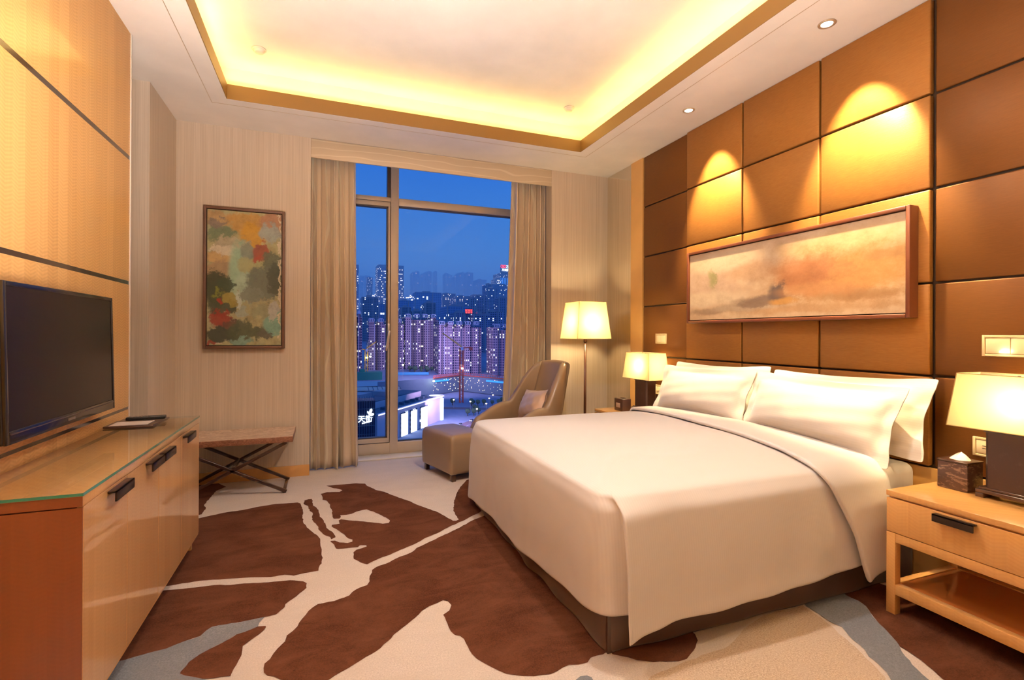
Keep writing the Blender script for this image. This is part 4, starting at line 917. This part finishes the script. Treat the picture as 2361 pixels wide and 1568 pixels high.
CITY = [
('apart',30,39,560,585,-48,26,'narrow apartment tower at the left edge of the window view'),
('apart',49,90,600,628,-44,19,'apartment tower seen through the casement and behind the mullion'),
('apart',91,132,600,630,-44,25,'tall apartment tower just right of the mullion'),
('apart',123,174,560,590,-48,16,'broad apartment tower behind the red crane'),
('apart',182,215,540,566,-50,13,'apartment tower partly hidden by the right curtain'),
('slabdark',62,90,905,940,-15,66,'dark gridded block above the casement apartment tower'),
('slabblue',100,117,1000,1040,-6,60,'small blue block left of the mullion'),
('slabblue',152,189,1120,1160,4,76,'blue glazed block right of the mullion'),
('slabblue',217,285,1270,1310,18,108,'wide blue glazed block in the middle of the view'),
('slabdark',122,139,850,880,-20,47,'dark stair tower block above the tall apartment tower'),
('slabdark',164,183,860,890,-19,56,'dark narrow block in the middle of the view'),
('slabdark',139.5,159,840,870,-21,41,'low dark block between the two dark stair blocks'),
('slabgrey',355,368,1100,1140,4,118,'thin grey lift tower left of the tower with the red sign'),
('slabgrey',256,268,900,940,-15,68,'thin grey shaft left of the long grey slab'),
('slabgrey',283,307,950,990,-11,78,'grey slab with rows of windows right of the thin shaft'),
('slabgrey',340,364,1050,1090,-1,104,'tall grey slab under the tower with the red sign'),
('slabgrey',435,504,1300,1350,23,139,'wide grey slab at the right curtain edge'),
('slabgrey',307,326,880,910,-17,71,'grey block near the right curtain, below the tall grey slab'),
('slabblue',213,255,900,960,-15,54,'low blue block behind the red rooftop sign'),
('slabgrey',192,215,760,800,-29,36,'grey roofed block under the red rooftop sign'),
('slabgrey',217,243,740,780,-30,33,'second grey block right of the red rooftop sign'),
('slabgrey',244,272,760,800,-29,38,'third grey block, nearest the right curtain'),
('slabbrown',340,381,1500,1580,42,126,'brownish lit block left of centre in the distance'),
('slabbrown',358,399,1400,1480,32,112,'brownish block with many lit windows in the distance'),
('slabbrown',431,467,1500,1560,42,124,'brownish block right of centre in the distance'),
('towerlit',187,282,1900,1990,80,257,'dark office tower with lit floor bands behind the window mullion'),
('towerlit',85,113,1800,1870,70,239,'dark office tower cut by the left curtain'),
('slabdark',164,186,2100,2150,99,231,'slim dark block beside the office tower with lit bands'),
('signtower',597,676,1700,1780,61,229,'office tower with red and white roof lettering and blue light fins'),
]
FAR = [(690,716,4170,511),(655,684,3813,478),(881,911,4796,575),(850,890,4439,551),(832,858,4200,530),(964,982,4558,580),(1140,1172,4750,575),(1085,1117,4666,579),(1122,1160,4350,541),(1070,1102,4245,502),(1032,1069,3936,493),(1180,1215,4400,560),
(281,320,4427,490),(304,332,4151,462),(366,399,4482,489),(330,362,4471,500),(1006,1050,3600,460),(996,1059,3300,377),(1182,1260,4900,531)]
def city():
    g = MB(); edge = [(-4000, 536), (0, 536), (WL[0], WL[1]), (WC[0], WC[1]), (WR[0], WR[1]), (260, 440), (6000, 440)]
    ys = (700, 1200, 2500, 5000, 11000)
    rows = [[(x, y, gz(y)) for x, y in edge]]+[[(x*(y/540), y, gz(y)) for x, _ in edge] for y in ys]
    g.grid(rows, smooth=False)
    g.add([(-4000, 20, -65), (6000, 20, -65), (6000, 640, -64.5), (-4000, 640, -64.5)], [(0, 1, 2, 3)])
    struct(g.build('ground', 'city_ground', fix=False))
    for r in CITY: building(*r)
    for (a, b, y, z) in FAR: building('far', a, b, y, y+120, gz(y)-3, z, 'faint blue tower block on the hazy skyline', 'hazy skyline towers')
    rnd = random.Random(5)
    # low roofs filling the middle distance
    proto = None; used = [(x0, x1, y0, y1) for _, x0, x1, y0, y1, _, _, _ in CITY]+[(a, b, y, y+120) for a, b, y, _ in FAR]
    def free(x0, x1, y0, y1):
        if any(x0 < d and c < x1 and y0 < f and e < y1 for c, d, e, f in used): return False
        used.append((x0, x1, y0, y1)); return True
    for i in range(260):
        y = rnd.uniform(1300, 3300); x = y*rnd.uniform(.07, .40); w = rnd.uniform(14, 45); h = rnd.uniform(8, 24)
        if not free(x-w, x+w, y-w, y+w): continue
        if proto is None:
            proto = thing('low_block', (0, 0, 0), 'low roof in the hazy middle distance', 'building', 'low roofs in the middle distance'); MB().box(-.5, .5, -.5, .5, 0, 1).build('walls', 'slab_blue_wall', proto); MB().box(-.5, .5, -.5, .5, 1, 1.08).build('flat_roof', 'slab_blue_wall', proto); o = proto
        else: o = copy_tree(proto)
        o.location = (x, y, gz(y)-1); o.scale = (w, w*.8, h); o.rotation_euler = (0, 0, rnd.uniform(0, 1))
    # lights scattered over the far plain and the site
    def lamps(name, label, group, mat, pts, r, pole):
        p = None
        for (x, y) in pts:
            if p is None:
                p = thing(name, (0, 0, 0), label, 'street light', group); MB().box(-.12, .12, -.12, .12, 0, pole).build('pole', 'steel_grey', p); MB().cyl((0, 0, pole), r, r*1.2, n=10).build('lamp_head', mat, p); o = p
            else: o = copy_tree(p)
            o.location = (x, y, fz(y))
    lamps('street_light', 'tiny white lamp glinting on the distant plain', 'distant white street lights', 'cool_glow', [q for q in [(y*rnd.uniform(.07, .40), y) for y in [rnd.uniform(1500, 4200) for _ in range(190)]] if free(q[0]-3, q[0]+3, q[1]-3, q[1]+3)][:130], 2.8, 24)
    lamps('street_light', 'tiny orange lamp glinting on the distant plain', 'distant orange street lights', 'street_glow', [q for q in [(y*rnd.uniform(.10, .40), y) for y in [rnd.uniform(1400, 4000) for _ in range(100)]] if free(q[0]-3, q[0]+3, q[1]-3, q[1]+3)][:70], 2.4, 24)
    lamps('street_light', 'small orange lamp on the crossing below', 'street lights of the crossing below', 'street_glow', [(112, 372), (128, 398), (141, 430), (119, 415), (152, 452), (137, 385), (160, 425), (108, 430)], .55, 7)
    lamps('flood_light', 'greenish floodlight mast glowing on the building site', 'floodlight masts on the building site', 'flood', [(79.4, 537), (109, 520)], 1.0, 15)
    # trees
    def tree(x, y, s, p=[None]):
        if p[0] is None:
            t = thing('tree', (0, 0, 0), 'dark round tree standing in the city below', 'tree', 'trees in the city below')
            b = bmesh.new(); bmesh.ops.create_icosphere(b, subdivisions=2, radius=1)
            rn = random.Random(2)
            for v in b.verts: v.co *= rn.uniform(.75, 1.12); v.co.z = v.co.z*.85+1.6
            MB().bm(b).build('crown', 'tree_leaf', t); MB().cyl((0, 0, 0), .13, 1.0, n=8).build('trunk', 'trunk', t); p[0] = t; o = t
        else: o = copy_tree(p[0])
        o.location = (x, y, fz(y)); o.scale = (s, s, s)
    for i in range(120):
        x, y, s = 94+rnd.uniform(0, 46), 580+rnd.uniform(-6, 6), rnd.uniform(2.2, 3.4)
        if free(x-s, x+s, y-s, y+s): tree(x, y, s)
    for i in range(60):
        x, y, s = rnd.uniform(106, 165), rnd.uniform(375, 448), rnd.uniform(1.6, 2.8)
        if abs((x-88)*.737-(y-335)*.676) > 13 and abs((y-435)+.5*(x-98)) > 12 and free(x-s, x+s, y-s, y+s): tree(x, y, s)
    # building site
    t = thing('site_hoarding', (97, 560, gz(560)), 'long bright blue fence round the building site', 'fence'); MB().bar((-30, 6, 2), (12, -2, 2), .5, 3).bar((12, -2, 2), (14, -3, 2), .5, 3).build('boards', 'fence_blue', t)
    t = thing('excavation_wall', (WC[0], WC[1], -64.5), 'dark lit retaining wall of the excavation behind the red crane', 'retaining wall')
    l_ = (WL[0]-WC[0], WL[1]-WC[1]); r_ = (WR[0]-WC[0], WR[1]-WC[1]); far = (l_[0]-60, l_[1]-25)
    m = MB()
    for a, b in ((far, l_), (l_, (0, 0)), ((0, 0), r_), (r_, (r_[0]+80, r_[1]-45))): m.bar((a[0], a[1]-1, 9.2), (b[0], b[1]-1, 9.2), 1.2, 17.5)
    m.build('wall_face', 'pit_wall', t)
    m = MB()
    for a, b in ((l_, (0, 0)), ((0, 0), r_)):
        m.bar((a[0], a[1]-1.5, 18.4), (b[0], b[1]-1.5, 18.4), 2, .8)
        for i in range(24): q = i/24; x = a[0]+(b[0]-a[0])*q; y = a[1]+(b[1]-a[1])*q-1.8; m.box(x-.2, x+.2, y-.2, y+.2, 17, 21)
        m.bar((a[0], a[1]-1.8, 21), (b[0], b[1]-1.8, 21), .3, .3)
    m.build('red_railing', 'steel_red', t)
    m = MB(); m.bar((l_[0]*.95, l_[1]*.95-2.2, 14.6), (l_[0]*.45, l_[1]*.45-2.2, 14.6), .4, 1.8); m.bar((r_[0]*.5, r_[1]*.5-2.6, 14.6), (r_[0]*.82, r_[1]*.82-2.6, 14.6), .4, 1.8); m.build('banner', 'banner_blue', t)
    m = MB(); rn = random.Random(8)
    for i in range(90):
        s_ = rn.random(); e_ = l_ if i % 3 == 0 else r_; x = e_[0]*s_; y = e_[1]*s_-2.0; z = rn.uniform(2, 16); m.box(x-.16, x+.16, y-.2, y, z, z+.3)
    tag(m.build('work_lights', 'street_glow', t), kind='stuff')
    t = thing('concrete_deck', (178, 528, gz(528)-1), 'unfinished concrete slab of the building site', 'building site'); MB().box(-9, 9, -5, 5, 0, 2.2).box(-6, 2, -3, 3, 2.2, 5).build('slab', 'concrete', t)
    def crane(x, y, H, mat, label, jib, tilt, az):
        t = thing('tower_crane', (x, y, fz(y)), label, 'crane'); m = MB(); w = 1.5; n = int(H/3.4)
        for sx in (-w, w):
            for sy in (-w, w): m.box(sx-.32, sx+.32, sy-.32, sy+.32, 0, H)
        for i in range(n):
            z = i*H/n; d = H/n; s = -1 if i % 2 else 1
            m.bar((-w*s, -w, z), (w*s, -w, z+d), .4, .4); m.bar((-w, -w*s, z), (-w, w*s, z+d), .4, .4); m.bar((w, -w*s, z), (w, w*s, z+d), .4, .4)
        m.build('mast', mat, t)
        m = MB(); ca, sa = math.cos(az), math.sin(az); a = Vector((0, 0, H+1)); b = Vector((ca*jib, sa*jib, H+1+tilt)); up = Vector((0, 0, 1))
        for k in (-.6, .6): m.bar(a+Vector((0, k, 0)), b+Vector((0, k, 0)), .5, .5)
        m.bar(a+up*1.4, b+up*.4, .3, .3)
        for i in range(9): p = a.lerp(b, i/9); q = a.lerp(b, (i+.5)/9); m.bar(p+Vector((0, -.6, 0)), q+up*(1.4-i*.1), .18, .18); m.bar(q+up*(1.4-i*.1), a.lerp(b, (i+1)/9)+Vector((0, -.6, 0)), .18, .18)
        m.build('jib', 'steel_yellow', t)
        m = MB(); m.bar((0, 0, H), (-ca*9, -sa*9, H+1), 1.2, 1.2); m.box(-ca*9-1.5, -ca*9+1.5, -sa*9-1, -sa*9+1, H-2, H+1); m.build('counter_jib', mat, t)
        MB().box(-1.2, 1.2, -2.6, -1, H-2, H+1).build('cab', 'pergola', t)
        m = MB(); m.cyl((.2, -2.2, H*.62), .9, 1.2, n=12)
        if mat == 'steel_yellow': m.cyl((4.2, -2.2, H*.66), .9, 1.2, n=12)
        m.build('work_lamp', 'flood' if mat == 'steel_yellow' else 'cool_glow', t)
    crane(123.2, 461, 52, 'steel_red', 'red tower crane with a yellow jib rising from the excavation', 18, 13, PI*.98)
    crane(46, 592, 25, 'steel_yellow', 'yellow tower crane with floodlights seen through the casement', 13, 8, PI*.15)
    t = thing('netted_building', (44, 548, gz(548)-1), 'low building site wrapped in green netting under the yellow crane', 'building site'); MB().box(-20, 14, -10, 7, 0, 8).box(-8, -3, -4, 4, 8, 11).build('netting', 'netting', t)
    # shopping mall
    t = thing('shopping_mall', (29.6, 299.7, -72), 'pale shopping mall with glowing white poster panels and a lit roof edge', 'building')
    d = Vector((85.7-29.6, 376.7-299.7, 0)); L = d.length; d.normalize(); n = Vector((-d.y, d.x, 0)); mt = Matrix(((d.x, n.x, 0, 0), (d.y, n.y, 0, 0), (0, 0, 1, 0), (0, 0, 0, 1)))
    def lb(x0, x1, y0, y1, z0, z1, name, mat, bev=0): return MB().box(x0, x1, y0, y1, z0, z1, None, bev, 2, None, mt).build(name, mat, t)
    lb(0, L, 0, 55, 0, 25.0, 'wall', 'mall_wall'); lb(-.3, L+.5, -.8, .6, 25.0, 26.0, 'parapet', 'mall_wall'); lb(1, L, 2, 54, 25.1, 25.5, 'roof', 'roof_dark')
    lb(-.3, L+.5, -1.3, -.8, 25.1, 25.6, 'edge_light', 'edge_glow')
    lb(14, L-8, 14, 50, 25.5, 29.5, 'upper_storey', 'mall_wall'); lb(14.5, L-8.5, 14.5, 49.5, 29.5, 30, 'upper_roof', 'roof_dark'); lb(20, 34, 24, 34, 30, 34, 'plant_room', 'concrete'); lb(48, 60, 22, 32, 30, 33, 'plant_room', 'concrete')
    for i in range(9): lb(18+i*8, 20.4+i*8, 6, 8.5, 25.5, 27.2, 'roof_vent', 'roof_dark')
    MB().cyl((0, 0, 0), 5, 25, n=28).build('corner_drum', 'mall_wall', t).location = d*L+n*5
    MB().cyl((0, 0, 0), 5.5, .6, n=28).build('drum_light', 'edge_glow', t).location = d*L+n*5+Vector((0, 0, 25))
    pn = mt.inverted()
    for (a, b, zt, zb) in ((19.5, 21.6, 21.5, 1), (28.5, 37.2, 21.5, 4.5), (42.0, 50.5, 21.5, 4.5), (57.0, 67.0, 21.5, 6.0)):
        f = lb(a-.8, b+.8, -.5, 0, zb-.8, zt+.8, 'poster_frame', 'slab_dark_wall'); MB().box(a, b, -.8, -.5, zb, zt, None, 0, 2, None, mt).build('lit_poster', 'panel_white', f)
    lb(L-3.5, L-.2, -1.2, 0, 4, 23.8, 'light_column', 'panel_blue')
    # glazed corner with shop lettering
    t = thing('glazed_corner', (21, 280, -72), 'dark glass corner of the mall with white lettering and a white petal sign', 'building')
    MB().box(-9, 5.5, 0, 14, 0, 36.5).build('glazing', 'mall_glass', t)
    g = MB()
    for i in range(12): g.box(-9+i*1.25, -8.75+i*1.25, -.4, 0, 0, 39)
    for i in range(9): g.box(-9, 5.5, -.3, 0, i*4.6, i*4.6+.25)
    g.build('glazing_bars', 'roof_dark', t)
    w = MB()
    for i in range(11): w.box(-8.6+i*1.25, -7.8+i*1.25, -.15, -.05, .5 if i % 2 else 2, 8.2 if i % 3 else 10)
    w.build('warm_windows', 'warm_window', t)
    text_mesh('white_lettering', '天街', 3.9, (-3.6, -1.0, 25.6), 'sign_white', t, .5, R(4))
    s = MB(); 
    for i in range(7): s.box(-1.4+i*.62, -.95+i*.62, -1.2, -.8, 24.4+i*.12, 25.0+i*.12)
    s.build('small_lettering', 'sign_white', t)
    s = MB()
    for (x, z, a, rx, rz) in ((3.1, 31.0, .3, .75, 1.5), (1.9, 30.2, -.5, .45, 1.1), (3.9, 29.2, 1.2, .7, 1.0), (2.6, 29.4, 0, .5, .5)):
        b = bmesh.new(); bmesh.ops.create_icosphere(b, subdivisions=2, radius=1); b.transform(Matrix.Translation((x, -1, z)) @ Matrix.Rotation(a, 4, 'Y') @ Matrix.Diagonal((rx, .25, rz, 1))); s.bm(b, None, True)
    s.build('petal_sign', 'sign_white', t)
    t = thing('canopy_roof', (38, 395, gz(395)+12), 'curved ribbed canopy roof behind the glazed corner', 'roof'); rows = []
    for j in range(12): a = PI*(.15+.55*j/11); rows.append([(x, 16*math.cos(a), 9*math.sin(a)+x*-.02) for x in (-22, -10, 0, 10, 18)])
    o = MB().grid(rows).build('canopy', 'roof_panel', t, fix=False); solid(o, .5)
    rb = MB()
    for i in range(12): x = -20+i*3.4; rb.grid([[(x, 16.3*math.cos(PI*(.15+.55*j/11)), 9.4*math.sin(PI*(.15+.55*j/11))) for j in range(12)], [(x+.5, 16.3*math.cos(PI*(.15+.55*j/11)), 9.4*math.sin(PI*(.15+.55*j/11))) for j in range(12)]])
    rb.build('ribs', 'roof_dark', t, fix=False)
    t = thing('roof_sign', (214, 757, 33), 'red illuminated rooftop sign in two rows in the middle of the view', 'sign'); rn = random.Random(4); m = MB(); MB().box(-6, 6, .3, .8, -1, 8).build('sign_frame', 'roof_dark', t)
    for r_ in range(2):
        for i in range(7):
            x = -5.8+i*1.7; z = 4+r_*-3.4+(.0)
            m.box(x, x+1.3, 0, .3, z+rn.uniform(1.2, 2.2), z+2.6); m.box(x+rn.uniform(0, .8), x+.5+rn.uniform(.3, .8), 0, .3, z, z+2.4)
    m.build('red_strokes', 'sign_red', t)
    # road and cars of the crossing
    t = thing('crossing_road', (128, 395, -64.77), 'violet lit road and crossing beside the mall', 'road')
    MB().bar((-40, -60, 0), (70, 60, 0), 16, .3).bar((-30, 40, .05), (70, -10, .05), 12, .3).build('asphalt', 'road', t)
    m = MB()
    for i in range(14): q = i/14; m.bar((-40+110*q, -60+120*q, .2), (-40+110*(q+.03), -60+120*(q+.03), .2), .35, .1)
    m.build('lane_marks', 'pergola', t)
    p = None
    for i in range(16):
        u = -.45+.056*i+rnd.uniform(0, .01); s = (-4, 4)[i % 2]; x = 143+110*u+s*.7; y = 395+120*u-s*.7
        if p is None:
            p = thing('car', (0, 0, 0), 'tiny parked or passing car on the road by the mall', 'car', 'cars on the road by the mall'); MB().box(-1, 1, -2.2, 2.2, .3, .9, None, .2).build('body', 'car_paint', p); MB().box(-.85, .85, -1.2, 1.1, .9, 1.5, None, .2).build('cabin', 'mall_glass', p); MB().box(-.8, -.4, -2.3, -2.15, .5, .75).box(.4, .8, -2.3, -2.15, .5, .75).build('headlamps', 'cool_glow', p); o = p
        else: o = copy_tree(p)
        o.location = (x, y, fz(y)+.6); o.rotation_euler = (0, 0, -.74+(PI if s > 0 else 0))
    light('mall_glow', 'AREA', (85, 345, -40), 42000, (.80, .58, .95), None, 30, aim=(120, 420, -60))
    light('site_glow', 'AREA', (110, 500, -10), 90000, (.75, .55, .9), None, 40, aim=(130, 590, -30))
def haze():
    k = NT('haze_air'); k.t.nodes.remove(k.b); v = k.n('VolumeScatter'); v.inputs['Color'].default_value = (.6, .85, 1, 1); v.inputs['Density'].default_value = .00050; k.l(v.outputs[0], k.out.inputs['Volume']); M['haze_air'] = k.m
    o = MB().box(-3800, 5800, 645, 9500, -60, 560).build('haze', 'haze_air'); tag(o, 'bluish evening haze lying over the distant city', 'haze', None, 'stuff')

# ------------------------------------------------------------------ build everything, then scale the draft to metres
plain('fascia_gold', (.24, .13, .03), .45); plain('shelf_gloss', (.42, .13, .03), .12, coat=.6, noise=6); emit('sign_tower_wall2', (.06, .32, 1), .9); plain('shade_trim', (.42, .30, .13), .8)
room(); ceiling_lamps(); curtains(); pictures(); tv(); tv_cabinet(); bench(); bed(); duvet(); pillows(); bedside(); armchair(); ottoman(); floor_lamp(); city()
if HAZE: haze()
mt = Matrix.Scale(S, 4); done = set()
for o in bpy.data.objects:
    o.location = o.location*S
    if o.type == 'MESH' and o.data.name not in done: done.add(o.data.name); o.data.transform(mt)
